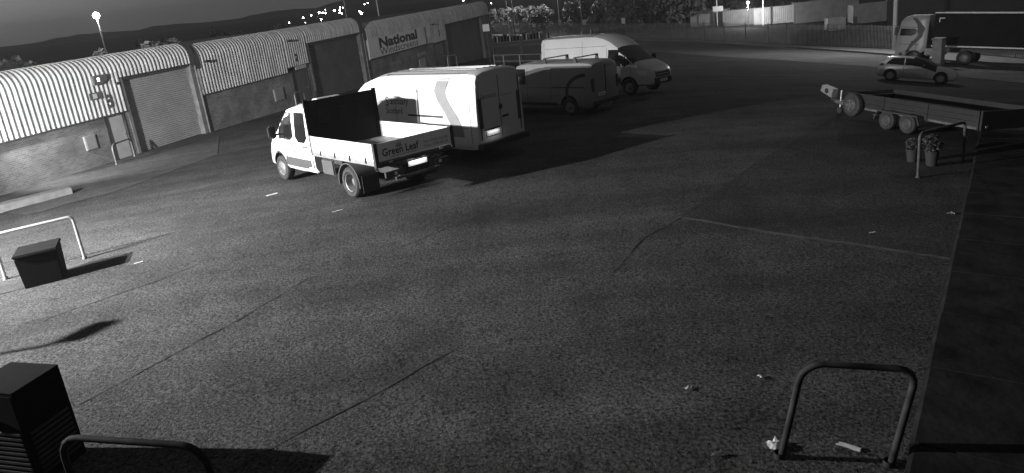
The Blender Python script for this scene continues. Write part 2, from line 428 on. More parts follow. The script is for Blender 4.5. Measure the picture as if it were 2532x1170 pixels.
def unit(name, label, x0, x1, zc, zt, door, shut, segs, cm, sm, dm, number=None):
    u = thing(name, label, 'building', (fpt(x0)[0], fpt(x0)[1], 0), BA, 'row of industrial units')
    zlow = min(fg(x0), fg(x1)) - .8
    for xa, xb, top in ((x0, door[0], zc), (door[1], shut[0], shut[2] if shut[0] - door[1] < .7 else zc), (shut[1], x1, shut[2] + .05)):
        MB().box((xa - x0, 0, zlow), (xb - x0, .4, top)).obj('brick_wall', brick_m, u)
    MB().box((shut[0] - x0 - .16, -.03, zlow), (shut[0] - x0 + .002, .38, shut[2] + .02)).obj('door_jamb', conc_m, u)
    MB().box((shut[1] - x0 - .002, -.03, zlow), (shut[1] - x0 + .28, .38, shut[2] + .02)).obj('door_jamb', conc_m, u)
    cladding(segs, zt, x0).obj('cladding', cm, u)
    MB().box((shut[0] - x0 - .1, .02, shut[2] - .1), (shut[1] - x0 + .1, .36, shut[2] + .22)).obj('shutter_box', flash_m, u)
    MB().box((0, 2.6, zt - 2.2), (x1 - x0, 13, zt - .25)).obj('roof', flash_m, u)
    # curtain of interlocking slats
    zs = []; z = zlow
    p = .1
    while z < shut[2]: zs += [(z, .30), (z + p * .35, .262), (z + p * .75, .262)]; z += p
    vs = [(x - x0, y, z) for z, y in zs for x in (shut[0], shut[1])]
    MB().add(vs, [(2 * i, 2 * i + 1, 2 * i + 3, 2 * i + 2) for i in range(len(zs) - 1)]).obj('roller_shutter', sm, u)
    gd = min(fg(door[0]), fg(door[1])) - .1
    d = MB().box((door[0] - x0 + .06, .1, gd), (door[1] - x0 - .06, .15, door[2])).obj('door', dm, u)
    MB().box((door[1] - x0 - .2, .04, gd + 1.1), (door[1] - x0 - .1, .1, gd + 1.14)).obj('handle', steel_m, d)
    fr = MB(); fr.box((door[0] - x0 - .02, -.02, gd), (door[0] - x0 + .06, .2, door[2] + .08)); fr.box((door[1] - x0 - .06, -.02, gd), (door[1] - x0 + .02, .2, door[2] + .08))
    fr.box((door[0] - x0 + .061, -.018, door[2]), (door[1] - x0 - .061, .2, door[2] + .078)); fr.obj('door_frame', dark_m, u)
    MB().box((door[0] - x0 - .02, .16, gd), (door[1] - x0 + .02, .3, zc + .3)).obj('door_lining', flash_m, u)
    # verge flashings that close the curved eaves at both ends, and the dark drip at the foot of the sheets
    for xa, xb in ((-.02, .3), (x1 - x0 - .34, x1 - x0 + .04)):
        pr = [(-.1, zt - 1.15), (-.1, zt - .6)] + [(.62 - .72 * math.cos(R_(a)), zt - .62 + .72 * math.sin(R_(a))) for a in range(0, 91, 15)] + [(2.6, zt - .02), (2.6, zt - 1.15)]
        vm = MB(); n = len(pr); vm.add([(xa, y, z) for y, z in pr] + [(xb, y, z) for y, z in pr], [tuple(range(n)), tuple(range(n, 2 * n))[::-1]] + [(i, (i + 1) % n, n + (i + 1) % n, n + i) for i in range(n)])
        vm.obj('verge_flashing', flash_m, u)
    for xa, xb, zb in segs: MB().box((xa - x0 + .002, -.1, zb - .05), (xb - x0 - .002, .02, zb - .003)).obj('drip_flashing', flash_m, u)
    MB().tube([(x1 - x0 - .1, -.1, zlow), (x1 - x0 - .1, -.1, zt - 1.1)], .045, 8).obj('downpipe', conc_m, u, 40)
    return u
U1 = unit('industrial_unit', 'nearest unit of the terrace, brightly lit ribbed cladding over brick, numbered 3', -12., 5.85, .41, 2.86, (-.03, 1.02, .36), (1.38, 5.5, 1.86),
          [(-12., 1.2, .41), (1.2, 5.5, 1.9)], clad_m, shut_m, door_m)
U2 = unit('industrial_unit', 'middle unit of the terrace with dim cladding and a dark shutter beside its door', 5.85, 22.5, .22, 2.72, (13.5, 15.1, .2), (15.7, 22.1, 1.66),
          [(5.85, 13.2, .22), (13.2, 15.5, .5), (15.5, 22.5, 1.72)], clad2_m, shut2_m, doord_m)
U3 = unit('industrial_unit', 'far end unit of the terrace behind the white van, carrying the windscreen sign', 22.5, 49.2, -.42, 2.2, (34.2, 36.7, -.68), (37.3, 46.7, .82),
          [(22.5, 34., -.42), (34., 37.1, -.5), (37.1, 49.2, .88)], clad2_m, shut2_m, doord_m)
def upart(u, x0, a, b, name, material, bevel=0.): return MB().box((a[0] - x0, a[1], a[2]), (b[0] - x0, b[1], b[2])).obj(name, material, u, bevel=bevel)
for u, x0, X0, X1, Z0, Z1 in ((U1, -12., -1.28, -.74, -.84, -.22), (U2, 5.85, 11.42, 12.3, -1.25, -.53), (U3, 22.5, 30.9, 32.1, -2.4, -1.5)):
    mb_ = upart(u, x0, (X0, -.09, Z0), (X1, .01, Z1), 'meter_box', box_m, .015)
    MB().box((X0 - x0 + .05, -.1, Z0 + .05), (X1 - x0 - .05, -.088, Z1 - .05)).obj('lid', box_m, mb_)
letters('unit_number', '3', .78, lambda a, b: (12.22 + a, -.092, .72 + b), mat('dark_number', .09, .6), U1, bold=.03)
letters('unit_number', '2', .6, lambda a, b: (14.0 - 5.85 + a, -.092, .78 + b), ink_m, U2, bold=.02)
letters('unit_number', '1', .7, lambda a, b: (35.4 - 22.5 + a, -.092, 0. + b), ink_m, U3, bold=.02)
def on_wall(name, label, cat, X, Z, builder, group=None):
    x, y = fpt(X); t = thing(name, label, cat, (x, y, Z), BA, group); builder(t); return t
def alarm(t):
    MB().prism([(-.36, .2), (.42, .2), (.3, -.08), (.05, -.2), (-.36, -.2)], -.2, -.088).obj('case', mat('dark_case', .1, .5), t, bevel=.02)
    MB().cbox((-.12, -.205, .02), (.12, .02, .16)).obj('strobe', mat('lit_strobe', .9, .3, emit=2.5), t, bevel=.008)
on_wall('alarm_box', 'grey shield shaped alarm box high on the bright cladding of unit 3', 'alarm box', .17, 1.97, alarm)
def plate(t):
    MB().cbox((0, -.1, 0), (.62, .02, .3)).obj('board', mat('dark_case', .1), t); MB().cbox((-.05, -.114, 0), (.2, .006, .2)).obj('notice', mat('notice_print', .5, .6, var=.4, scale=30.), t)
on_wall('wall_sign', 'small dark notice plate below the alarm box on unit 3', 'sign', -.2, 1.33, plate)
def wlight(t):
    MB().tube([(0, 0, .05), (0, -.25, .1)], .02, 6).obj('bracket', dark_m, t, 40); MB().cbox((0, -.32, .08), (.26, .16, .12)).obj('lamp_head', dark_m, t, bevel=.015)
on_wall('wall_light', 'small unlit floodlight on the cladding where the second unit begins', 'wall light', 6.4, 1.78, wlight)
on_wall('wall_light', 'small unlit floodlight high on the cladding left of the second unit\'s shutter', 'wall light', 13.5, 2.0, wlight)
on_wall('wall_light', 'small unlit floodlight on the far unit right of the windscreen sign', 'wall light', 34.1, 1.05, wlight)
on_wall('wall_light', 'tiny unlit lamp beside the shutter of unit 3', 'wall light', 1.0, 1.66, lambda t: MB().cbox((0, -.1, 0), (.12, .1, .12)).obj('lamp_head', dark_m, t, bevel=.02))
on_wall('door_sign', 'pale sign plate over the door of the second unit', 'sign', 14.4, .36, lambda t: MB().cbox((0, -.1, 0), (1.1, .05, .22)).obj('board', mat('pale_plate', .42, .5), t))
on_wall('wall_sign', 'narrow sign plate low on the brick of the far unit, left one', 'sign', 26.9, -1.2, lambda t: MB().cbox((0, -.03, 0), (1.5, .04, .3)).obj('board', gred_m, t))
on_wall('wall_sign', 'narrow sign plate above the meter box of the far unit', 'sign', 31.6, -1.1, lambda t: MB().cbox((0, -.03, 0), (1.5, .04, .3)).obj('board', gred_m, t))
def wsign(t):
    MB().cbox((4.85, -.12, .72), (9.7, .06, 1.42)).obj('board', mat('sign_board', .62, .5, var=.06, scale=.6), t)
    letters('lettering', 'National', 1.02, lambda a, b: (1.55 + a, -.155, .66 + b), ink_m, t, width=6.6, bold=.045)
    letters('lettering', 'Windscreens', .78, lambda a, b: (1.55 + a, -.155, .1 + b), ink_m, t, width=6.6)
    MB().box((0, -.13, -.06), (9.7, -.02, .005)).obj('light_trough', flash_m, t)
on_wall('shop_sign', 'wide pale sign reading National Windscreens on the far unit', 'sign', 22.85, -.36, wsign)

# ------------------------------------------------------------------ tubular hoop barriers
def hoop(a, b, h, label, rad=.03, r=.18, material=None, lean=0.):
    A, B = Vector((a[0], a[1], 0)), Vector((b[0], b[1], 0)); za, zb = gcl(*a), gcl(*b)
    L = (B - A).length; rz = math.atan2(B.y - A.y, B.x - A.x)
    t = thing('hoop_barrier', label, 'barrier', (a[0], a[1], za), rz, 'tubular hoop barriers')
    dz = zb - za
    path = [(0, 0, -.1), (0, 0, h - r)] + [(r - r * math.cos(R_(k)), 0, h - r + r * math.sin(R_(k))) for k in (22, 45, 68, 90)]
    path += [(L - r + r * math.sin(R_(k)), 0, dz + h - r + r * math.cos(R_(k))) for k in (0, 22, 45, 68, 90)] + [(L, 0, dz - .1)]
    path = [(x + lean * max(0, z) / h, y, z) for x, y, z in path]
    MB().tube(path, rad, 10).obj('rail', material or steel_m, t, 50)
    for x, z in ((0, 0), (L, dz)): MB().lathe_z([(rad * 1.35, .05), (rad * 1.5, .03), (rad * 1.5, -.06)], (x, 0, z), 12).obj('foot_collar', material or dull_m, t, 40)
    return t
hoop((-8.95, 13.4), (-10.15, 12.75), .93, 'steel hoop barrier beside the black box at the left edge of the yard', .032, .09)
hoop((2.02, 5.02), (2.86, 4.8), .93, 'dull steel hoop barrier in the near right corner among paper litter', .029, .16, mat('worn_black_paint', .03, .7, .1, var=.9, scale=5., spec=.3), .2)
hoop((8.29, 13.28), (9.95, 14.35), .93, 'dull hoop barrier beside the plant pots by the right wall', .03, .12, mat('weathered_steel', .07, .7, .2, var=.4, scale=8.))
hoop((-2.63, 4.62), (-4.0, 5.0), .93, 'dark hoop barrier at the bottom left below the camera', .028, .2, mat('dim_black_paint', .022, .8, var=.6, scale=6., spec=.15))
hoop((-16.49, 28.4), (-16.75, 30.4), .85, 'low hoop barrier guarding the door of unit 3', .035, .25, dull_m)
hoop((-12.34, 41.0), (-12.2, 42.5), .95, 'hoop barrier in front of the second unit\'s door', .035, .2, steel_m)
hoop(fpt(34.6, -1.), fpt(36.6, -1.), 1.05, 'hoop barrier in front of the far unit\'s door', .04, .25, steel_m)

# wall floodlight of unit 3, just past the left edge of the picture
def wflood(t):
    MB().tube([(0, 0, .1), (0, -.5, .18)], .025, 6).obj('bracket', dark_m, t, 40)
    hd = MB().cbox((0, -.58, .16), (.34, .2, .16)).obj('lamp_head', dark_m, t, bevel=.02)
    MB().cbox((0, -.6, .075), (.28, .14, .012)).obj('lens', MATS['floodlight_lens'], hd)
    l = bpy.data.objects.new('floodlight', lamp_data('floodlight', 'SPOT', 4600., .08, cone=R_(100), blend=.8)); COL.objects.link(l)
    l.parent = t; l.location = (0, -.62, .04); l.rotation_euler = Vector((1., -.3, -.5)).to_track_quat('-Z', 'Y').to_euler()
on_wall('wall_floodlight', 'lit wall floodlight on the left part of unit 3, washing its cladding', 'wall light', -6.4, 2.3, wflood)

# ------------------------------------------------------------------ vehicles: local x forward, y left, z up, wheels on z = 0
VAN_RING = [(.92, 0.), (1., .07), (1., .32), (.985, .52), (.945, .76), (.915, .89), (.85, .955), (.6, .988), (0., 1.)]
CAR_RING = [(.9, 0.), (1., .09), (1.01, .3), (.985, .52), (.965, .6), (.80, .93), (.70, .98), (.4, 1.), (0., 1.)]
CAB_RING = [(.97, 0.), (1., .03), (1., .3), (1., .6), (.99, .85), (.97, .95), (.92, .985), (.6, 1.), (0., 1.)]
def lerp(a, b, t): return a + (b - a) * t
class Body:
    def __init__(s, stations, ring): s.st, s.ring = stations, ring
    def at(s, x):
        st = s.st
        if x <= st[0][0]: return st[0]
        for a, b in zip(st, st[1:]):
            if x <= b[0]:
                t = (x - a[0]) / (b[0] - a[0]); return tuple(lerp(p, q_, t) for p, q_ in zip(a, b))
        return st[-1]
    def side_y(s, x, z):
        _, zb, zt, w_ = s.at(x); f = min(max((z - zb) / (zt - zb), 0), 1)
        for (y0, f0), (y1, f1) in zip(s.ring, s.ring[1:]):
            if f <= f1: return w_ * lerp(y0, y1, (f - f0) / (f1 - f0))
        return 0.
    def top_z(s, x, y):
        _, zb, zt, w_ = s.at(x); yy = abs(y) / w_
        for (y0, f0), (y1, f1) in reversed(list(zip(s.ring, s.ring[1:]))):
            if yy <= y0: return zb + (zt - zb) * lerp(f1, f0, (yy - y1) / max(1e-6, y0 - y1))
        return zb
    def build(s, root, paint, arches, glass=lambda x, k: False, smooth=38, name='body'):
        m = MB(); R2 = len(s.ring); n = 2 * R2 - 1
        for x, zb, zt, w_ in s.st:
            half = [(w_ * fy, zb + (zt - zb) * fz) for fy, fz in s.ring]
            for y, z in half + [(-y, z) for y, z in half[-2::-1]]: m.v.append((x, y, z))
        gl = []
        for i in range(len(s.st) - 1):
            xm = (s.st[i][0] + s.st[i + 1][0]) / 2
            for k in range(n):
                k2 = (k + 1) % n; m.f.append((i * n + k, i * n + k2, (i + 1) * n + k2, (i + 1) * n + k))
                seg = min(k, 2 * R2 - 3 - k) if k < n - 1 else -1
                gl.append(1 if glass(xm, seg) else 0)
        m.f += [tuple(range(n))[::-1], tuple((len(s.st) - 1) * n + k for k in range(n))]; gl += [0, 0]
        me = bpy.data.meshes.new(name); me.from_pydata(m.v, [], m.f); me.update()
        for mt in (paint, glass_m, black_m): me.materials.append(mt)
        for p, v in zip(me.polygons, gl): p.material_index = v
        bm = bmesh.new(); bm.from_mesh(me); bmesh.ops.recalc_face_normals(bm, faces=bm.faces); bm.to_mesh(me); bm.free()
        o = bpy.data.objects.new(name, me); COL.objects.link(o)
        if arches:
            c = MB()
            for x, r, w_ in arches:
                for sgn in (1, -1):
                    prof = [(0, sgn * (w_ - .36)), (r, sgn * (w_ - .36)), (r, sgn * (w_ + .2)), (0, sgn * (w_ + .2))]
                    q_ = 24; k0 = len(c.v)
                    for yv in (sgn * (w_ - .36), sgn * (w_ + .2)):
                        c.v += [(x + r * math.cos(2 * math.pi * k / q_), yv, .36 + r * math.sin(2 * math.pi * k / q_)) for k in range(q_)]
                    c.f += [tuple(k0 + k for k in range(q_))[::-1], tuple(k0 + q_ + k for k in range(q_))] + [(k0 + k, k0 + (k + 1) % q_, k0 + q_ + (k + 1) % q_, k0 + q_ + k) for k in range(q_)]
            co = c.obj('cutter', black_m)
            md = o.modifiers.new('b', 'BOOLEAN'); md.operation = 'DIFFERENCE'; md.object = co; md.solver = 'EXACT'; md.material_mode = 'TRANSFER'
            dg = bpy.context.evaluated_depsgraph_get(); new = bpy.data.meshes.new_from_object(o.evaluated_get(dg))
            o.modifiers.clear(); o.data = new; cm_ = co.data; bpy.data.objects.remove(co); bpy.data.meshes.remove(cm_); me = new
        else: me = o.data
        # split the glass off as its own part
        names = [mm.name for mm in me.materials]; gi = names.index(glass_m.name)
        out = []
        for isg in (False, True):
            fs = [p for p in me.polygons if (p.material_index == gi) == isg]
            if not fs: continue
            idx = {}; vs = []; ff = []; mi = []
            for p in fs:
                f = []
                for v in p.vertices:
                    if v not in idx: idx[v] = len(vs); vs.append(tuple(me.vertices[v].co))
                    f.append(idx[v])
                ff.append(tuple(f)); mi.append(p.material_index)
            nm = 'windscreen' if isg else name
            d = bpy.data.meshes.new(nm); d.from_pydata(vs, [], ff); d.update()
            if isg: d.materials.append(glass_m)
            else:
                for mm in me.materials: d.materials.append(mm)
                for p, k in zip(d.polygons, mi): p.material_index = k
            out.append(link(nm, d, None, root, smooth))
        bpy.data.objects.remove(o)
        return out
    def panel(s, name, pts, side, material, parent, eps=.008, cuts=3):
        bm = bmesh.new(); f = bm.faces.new([bm.verts.new((x, 0, z)) for x, z in pts])
        bmesh.ops.triangulate(bm, faces=bm.faces)
        if cuts: bmesh.ops.subdivide_edges(bm, edges=bm.edges, cuts=cuts, use_grid_fill=True)
        bmesh.ops.triangulate(bm, faces=bm.faces)
        for v in bm.verts: v.co.y = side * (s.side_y(v.co.x, v.co.z) + eps)
        bm.normal_update()
        if sum(f.normal.y for f in bm.faces) * side < 0: bmesh.ops.reverse_faces(bm, faces=bm.faces)
        me = bpy.data.meshes.new(name); bm.to_mesh(me); bm.free()
        return link(name, me, material, parent, 40)
    def line(s, name, pts, side, parent, wd=.018, material=None, eps=.006):
        m = MB(); q_ = []
        for (x0, z0), (x1, z1) in zip(pts, pts[1:]):
            k = max(1, int(math.hypot(x1 - x0, z1 - z0) / .15)); q_ += [(lerp(x0, x1, i / k), lerp(z0, z1, i / k)) for i in range(k)]
        q_.append(pts[-1]); vs = []
        for i, (x, z) in enumerate(q_):
            a, b = q_[max(i - 1, 0)], q_[min(i + 1, len(q_) - 1)]; d = math.hypot(b[0] - a[0], b[1] - a[1]) or 1
            nx_, nz_ = -(b[1] - a[1]) / d * wd / 2, (b[0] - a[0]) / d * wd / 2
            for sg in (-1, 1): X, Z = x + sg * nx_, z + sg * nz_; vs.append((X, side * (s.side_y(X, Z) + eps), Z))
        return m.add(vs, [(2 * i, 2 * i + 1, 2 * i + 3, 2 * i + 2) for i in range(len(q_) - 1)]).obj(name, material or black_m, parent)
    def text(s, name, txt, x, z, size, side, parent, material=None, width=None, eps=.008, **k):
        return letters(name, txt, size, lambda a, b: (x - side * a, side * (s.side_y(x - side * a, z + b) + eps), z + b), material or ink_m, parent, width=width, **k)

def wheel(root, x, y, r, wd, kind='steel', rim_mat=None):
    sg = 1 if y > 0 else -1; r0 = r * .6; h = wd / 2
    prof = [(r0, -h * .8), (r0 + .03, -h), (r * .88, -h), (r * .97, -h * .8), (r, -h * .5), (r, h * .5), (r * .97, h * .8), (r * .88, h), (r0 + .03, h), (r0, h * .8), (r0, -h * .8)]
    t = MB().lathe_y([(a, b) for a, b in prof], (x, y, r), 30).obj('wheel', rub_m, root, 35)
    o = sg * h
    if kind == 'dual': rp = [(r0, o * .95), (r0 * .93, o * .9), (r0 * .88, o * .1), (r0 * .45, o * .02), (.10, o * .05), (.09, o * .45), (0, o * .5)]
    elif kind == 'front': rp = [(r0, o * .9), (r0 * .85, o * .75), (r0 * .7, o * 1.0), (.1, o * 1.12), (.09, o * 1.25), (0, o * 1.27)]
    elif kind == 'alloy': rp = [(r0, o * .95), (r0 * .95, o * .3), (0, o * .25)]
    else: rp = [(r0, o * .92), (r0 * .9, o * .7), (r0 * .75, o * .62), (r0 * .5, o * .85), (.07, o * .9), (.06, o * 1.02), (0, o * 1.02)]
    rm = MB().lathe_y(rp, (x, y, r), 24).obj('rim', dark_m if kind == 'alloy' else (rim_mat or dull_m), t, 35)
    if kind == 'alloy':
        sp_ = MB()
        for k in range(10):
            a = 2 * math.pi * k / 10 + .2; ca, sa = math.cos(a), math.sin(a)
            yy = y + o * .9; p = []
            for rr, ww in ((.03, .022), (r0 * .97, .03)):
                for s2 in (-1, 1): p.append((x + rr * ca - s2 * ww * sa, yy, r + rr * sa + s2 * ww * ca))
            p2 = [(a_, b_ - o * .35, c_) for a_, b_, c_ in p]
            sp_.add(p + p2, [(0, 1, 3, 2), (4, 6, 7, 5), (0, 4, 5, 1), (2, 3, 7, 6), (0, 2, 6, 4), (1, 5, 7, 3)])
        sp_.lathe_y([(r0 * 1.0, o * .98), (r0 * .93, o * .98), (r0 * .93, o * .6)], (x, y, r), 24)
        sp_.obj('spoke_set', rim_mat or mat('alloy_wheel', .45, .5, .3), t)
    if kind == 'front':
        MB().lathe_y([(.075, o * 1.2), (.075, o * 1.4), (0, o * 1.42)], (x, y, r), 14).obj('hub_cap', bright_m, t, 30)
        b = MB()
        for k in range(5):
            a = 2 * math.pi * k / 5; b.cbox((x + .13 * math.cos(a), y + o * 1.08, r + .13 * math.sin(a)), (.03, .03, .03))
        b.obj('wheel_nuts', steel_m, t)
    return t
def num_plate(root, c, wd, facing, lamp=0., bars=False):
    # facing: -1 rear (x-), +1 front
    p = MB().cbox(c, (.012, wd, .115)).obj('number_plate', plate_m, root)
    if bars:
        b = MB(); y = -wd * .4
        for i, k in enumerate((.05, .05, .05, .05, 0, .05, .05, .05)):
            if k: b.cbox((c[0] + facing * .009, c[1] + y, c[2]), (.004, .036, .075))
            y += .058 if k else .035
        b.obj('characters', ink2_m, p)
    if lamp:  # added lamp, stands in for the plate's infra-red glare
        MB().cbox((c[0] + facing * .03, c[1], c[2] + .12), (.06, .2, .03)).obj('added_plate_lamp', black_m, root)
        ld = bpy.data.lights.new('plate_glare_light', 'AREA'); ld.shape = 'RECTANGLE'; ld.size = .46; ld.size_y = .02; ld.energy = lamp
        l = bpy.data.objects.new('plate_glare_light', ld); COL.objects.link(l); l.parent = root
        l.location = (c[0] + facing * .075, c[1], c[2] + .085)
        dz_ = Vector((facing * .075, 0, .13)).normalized(); m_ = Matrix.Identity(3)
        xx, yy = Vector((0, 1, 0)), dz_.cross(Vector((0, 1, 0)))
        for q_ in range(3): m_[q_][0], m_[q_][1], m_[q_][2] = xx[q_], yy[q_], dz_[q_]
        l.rotation_euler = m_.to_euler()
    return p
def mirror(root, x, y, z):
    s = 1 if y > 0 else -1
    m = MB().cbox((x, y + s * .16, z + .1), (.14, .2, .36)).obj('mirror', black_m, root, bevel=.04)
    MB().tube([(x + .03, y - s * .04, z), (x + .02, y + s * .12, z + .02)], .03, 6).obj('mirror_arm', black_m, m)
    MB().cbox((x - .072, y + s * .16, z + .1), (.006, .16, .3)).obj('mirror_glass', glass_m, m)

def transit_stations(L, H, tail=0.):
    F = L
    return [(tail, .42, H - .06, .955), (tail + .06, .40, H - .02, .99), (tail + .3, .38, H, 1.0), (F - 3.3, .38, H, 1.0), (F - 2.75, .38, H - .03, 1.), (F - 2.35, .38, H - .12, 1.0),
            (F - 2.0, .38, lerp(2.1, H, .45), .995), (F - 1.62, .38, 2.05, .985), (F - 1.2, .38, 1.73, .98), (F - .82, .38, 1.40, .975), (F - .45, .38, 1.25, .95), (F - .16, .38, 1.08, .87), (F - .04, .40, .92, .76), (F, .44, .8, .68)]
def transit(root, L, H, paint, wb0, wb1, bars=False, lampp=0., rear_text=False):
    B = Body(transit_stations(L, H), VAN_RING)
    B.build(root, paint, [(wb0, .43, 1.0), (wb1, .43, 1.0)], lambda x, k: L - 1.66 < x < L - .8 and k >= 5)
    for x in (wb0, wb1):
        for s in (1, -1): wheel(root, x, s * .87, .35, .24, 'steel')
    F = L
    for s in (1, -1):
        B.panel('door_window', [(F - 1.0, 1.32), (F - 1.02, 1.36), (F - 1.42, 1.8), (F - 1.65, 1.92), (F - 2.05, 1.93), (F - 2.1, 1.28), (F - 1.4, 1.22)], s, glass_m, root)
        mirror(root, F - 1.12, s * .98, 1.3)
        B.panel('headlamp', [(F - .72, 1.06), (F - .2, .98), (F - .22, .78), (F - .55, .84)], s, lens_m if bars else glass_m, root, .012)
        for pts in ([(F - 2.14, .5), (F - 2.14, 2.02)], [(F - .95, .55), (F - .95, 1.3)], [(F - 3.45, .5), (F - 3.45, H - .3)], [(F - 2.14, H - .52), (.25, H - .52)], [(.2, .55), (.2, H - .3)], [(F - 2.2, .98), (.3, .98)]):
            B.line('shut_line', pts, s, root, .014)
        B.panel('side_moulding', [(F - 1.45, .5), (F - 1.45, .72), (wb0 + .5, .72), (wb0 + .5, .5)], s, black_m, root, .012)
        B.line('sliding_rail', [(2.65, 1.3), (1.22, 1.27)], s, root, .055)
        MB().box((-.012, s * .80 - .07, .95), (.03, s * .80 + .07, 1.75)).obj('tail_lamp', mat('tail_lamp_plastic', .06, .2), root)
        for k in range(1, 4):
            MB().tube([(.35, s * .26 * k - s * .13, B.top_z(.35, .26 * k) + .004), (F - 3.0, s * .26 * k - s * .13, B.top_z(F - 3.0, .26 * k) + .004)], .022, 6).obj('roof_rib', paint, root, 40)
            if k < 4: MB().box((.35, s * .26 * k - s * .03 - .035, B.top_z(1., .26 * k) - .01), (F - 3.0, s * .26 * k - s * .03 + .035, B.top_z(1., .26 * k) + .012)).obj('rib_shade_strip', black_m, root)  # black strips paint the shade between the lit roof ribs
    MB().box((F - .06, -.66, .42), (F + .035, .66, .66)).obj('front_bumper', black_m, root, bevel=.03)
    MB().prism([(F - .17, 1.05), (F - .02, .9), (F + .015, .7), (F - .1, .7)], -.55, .55).obj('grille', black_m, root)
    MB().box((-.16, -.98, .40), (.05, .98, .56)).obj('rear_bumper', black_m, root, bevel=.02)
    MB().box((-.008, -.008, .62), (.02, .008, H - .22)).obj('rear_door_gap', black_m, root)
    for s in (1, -1): MB().box((-.02, s * .83 - .012, .65), (.01, s * .83 + .012, H - .3)).obj('door_hinge_line', black_m, root)
    MB().box((-.03, -.3, 1.12), (0, -.06, 1.17)).obj('rear_handle', black_m, root)
    MB().box((-.022, .1, .86), (0, .68, .9)).obj('plate_trim', black_m, root)
    num_plate(root, (-.012, .38, .77), .52, -1, lampp)
    num_plate(root, (F + .045, 0, .55), .52, 1, 0., bars)
    return B

# tipper -------------------------------------------------------------------------------------------
tip = thing('tipper_truck', 'white double cab tipper truck reading Green Leaf on its tailboard', 'truck')
cabF = 4.86; cabR = 1.78; HC = 2.14
tst = [(cabR, .42, HC - .05, .97), (cabR + .08, .40, HC - .01, 1.), (cabR + .6, .40, HC, 1.0), (cabF - 2.3, .38, HC, 1.), (cabF - 1.95, .38, HC - .02, .995), (cabF - 1.62, .38, HC - .09, .985), (cabF - 1.2, .38, 1.75, .98), (cabF - .82, .38, 1.42, .975),
       (cabF - .45, .38, 1.26, .95), (cabF - .16, .38, 1.08, .87), (cabF - .04, .40, .92, .76), (cabF, .44, .8, .68)]
TB = Body(tst, VAN_RING)
TB.build(tip, white_m, [(3.88, .44, 1.0)], lambda x, k: cabF - 1.66 < x < cabF - .8 and k >= 5)
for s in (1, -1):
    wheel(tip, 3.88, s * .87, .35, .24, 'front')
    wheel(tip, 0., s * .82, .38, .44, 'dual')
    F = cabF
    TB.panel('front_window', [(F - 1.02, 1.34), (F - 1.42, 1.8), (F - 1.62, 1.93), (F - 2.0, 1.94), (F - 2.05, 1.3), (F - 1.85, 1.2), (F - 1.2, 1.2)], s, glass_m, tip)
    TB.panel('rear_window', [(F - 2.2, 1.95), (F - 2.78, 1.95), (F - 2.86, 1.3), (F - 2.7, 1.17), (F - 2.35, 1.17), (F - 2.2, 1.3)], s, glass_m, tip)
    TB.line('shut_line', [(F - 2.12, .5), (F - 2.12, 2.02)], s, tip, .014); TB.line('shut_line', [(F - .98, .6), (F - .98, 1.3)], s, tip, .014)
    TB.panel('door_handle', [(F - 2.06, 1.06), (F - 1.86, 1.06), (F - 1.86, 1.1), (F - 2.06, 1.1)], s, black_m, tip, .03, 0)
    TB.panel('door_handle', [(F - 2.86, 1.06), (F - 2.62, 1.06), (F - 2.62, 1.1), (F - 2.86, 1.1)], s, black_m, tip, .03, 0)
    TB.panel('side_moulding', [(F - 1.42, .5), (F - 1.42, .74), (cabR + .03, .74), (cabR + .03, .5)], s, mat('grey_moulding', .07, .5), tip, .014)
    TB.panel('sill', [(F - 1.45, .4), (F - 1.45, .5), (cabR + .03, .5), (cabR + .03, .4)], s, white_m, tip, .02)
    TB.panel('headlamp', [(F - .72, 1.06), (F - .2, .98), (F - .22, .78), (F - .55, .84)], s, lens_m, tip, .012)
    TB.line('wheel_arch_trim', [(3.88 + .46 * math.cos(R_(a)), .36 + .46 * math.sin(R_(a))) for a in range(5, 176, 10)], s, tip, .05, mat('grey_moulding', .07))
    mirror(tip, F - 1.14, s * .99, 1.3)
    TB.text('lettering', 'Green Leaf', F - 1.28 if s > 0 else F - 2.05, .86, .2, s, tip, width=.82)
    TB.text('lettering', 'LANDSCAPERS', F - 1.4 if s > 0 else F - 2.0, .79, .06, s, tip, ink2_m, width=.55)
    TB.text('lettering', '07592 052 696', F - 2.2 if s > 0 else F - 2.9, .87, .08, s, tip, ink2_m, width=.62)
    TB.text('lettering', '07785 280 235', F - 2.2 if s > 0 else F - 2.9, .78, .08, s, tip, ink2_m, width=.62)
    TB.text('lettering', 'Planting', F - 1.6 if s > 0 else F - 2.2, .42, .06, s, tip, ink2_m, width=.4, eps=.026)
    TB.text('lettering', 'Landscaping', F - 2.2 if s > 0 else F - 2.8, .42, .06, s, tip, ink2_m, width=.5, eps=.026)
def leaf_logo(fn, parent):
    m = MB()
    for a0, ln in ((-50, .13), (-25, .17), (0, .19), (25, .17), (50, .13)):
        a = R_(a0); d = (math.sin(a), math.cos(a)); p = (d[1], -d[0]); w_ = .012
        pts = [(0, 0), (d[0] * ln * .6 + p[0] * w_ * 1.6, d[1] * ln * .6 + p[1] * w_ * 1.6), (d[0] * ln, d[1] * ln), (d[0] * ln * .6 - p[0] * w_, d[1] * ln * .6 - p[1] * w_)]
        m.add([fn(*q_) for q_ in pts], [(0, 1, 2, 3)])
    return m.obj('leaf_emblem', ink2_m, parent)
leaf_logo(lambda a, b: (cabF - 1.62 - a, TB.side_y(cabF - 1.6, 1.1) + .01, 1.05 + b * 1.2), tip)
MB().box((cabF - .06, -.66, .42), (cabF + .035, .66, .66)).obj('front_bumper', black_m, tip, bevel=.03)
bb = MB().box((2.35, -.35, HC - .01), (2.65, .35, HC + .07)).obj('roof_beacon', mat('beacon_plastic', .5, .3), tip, bevel=.02)
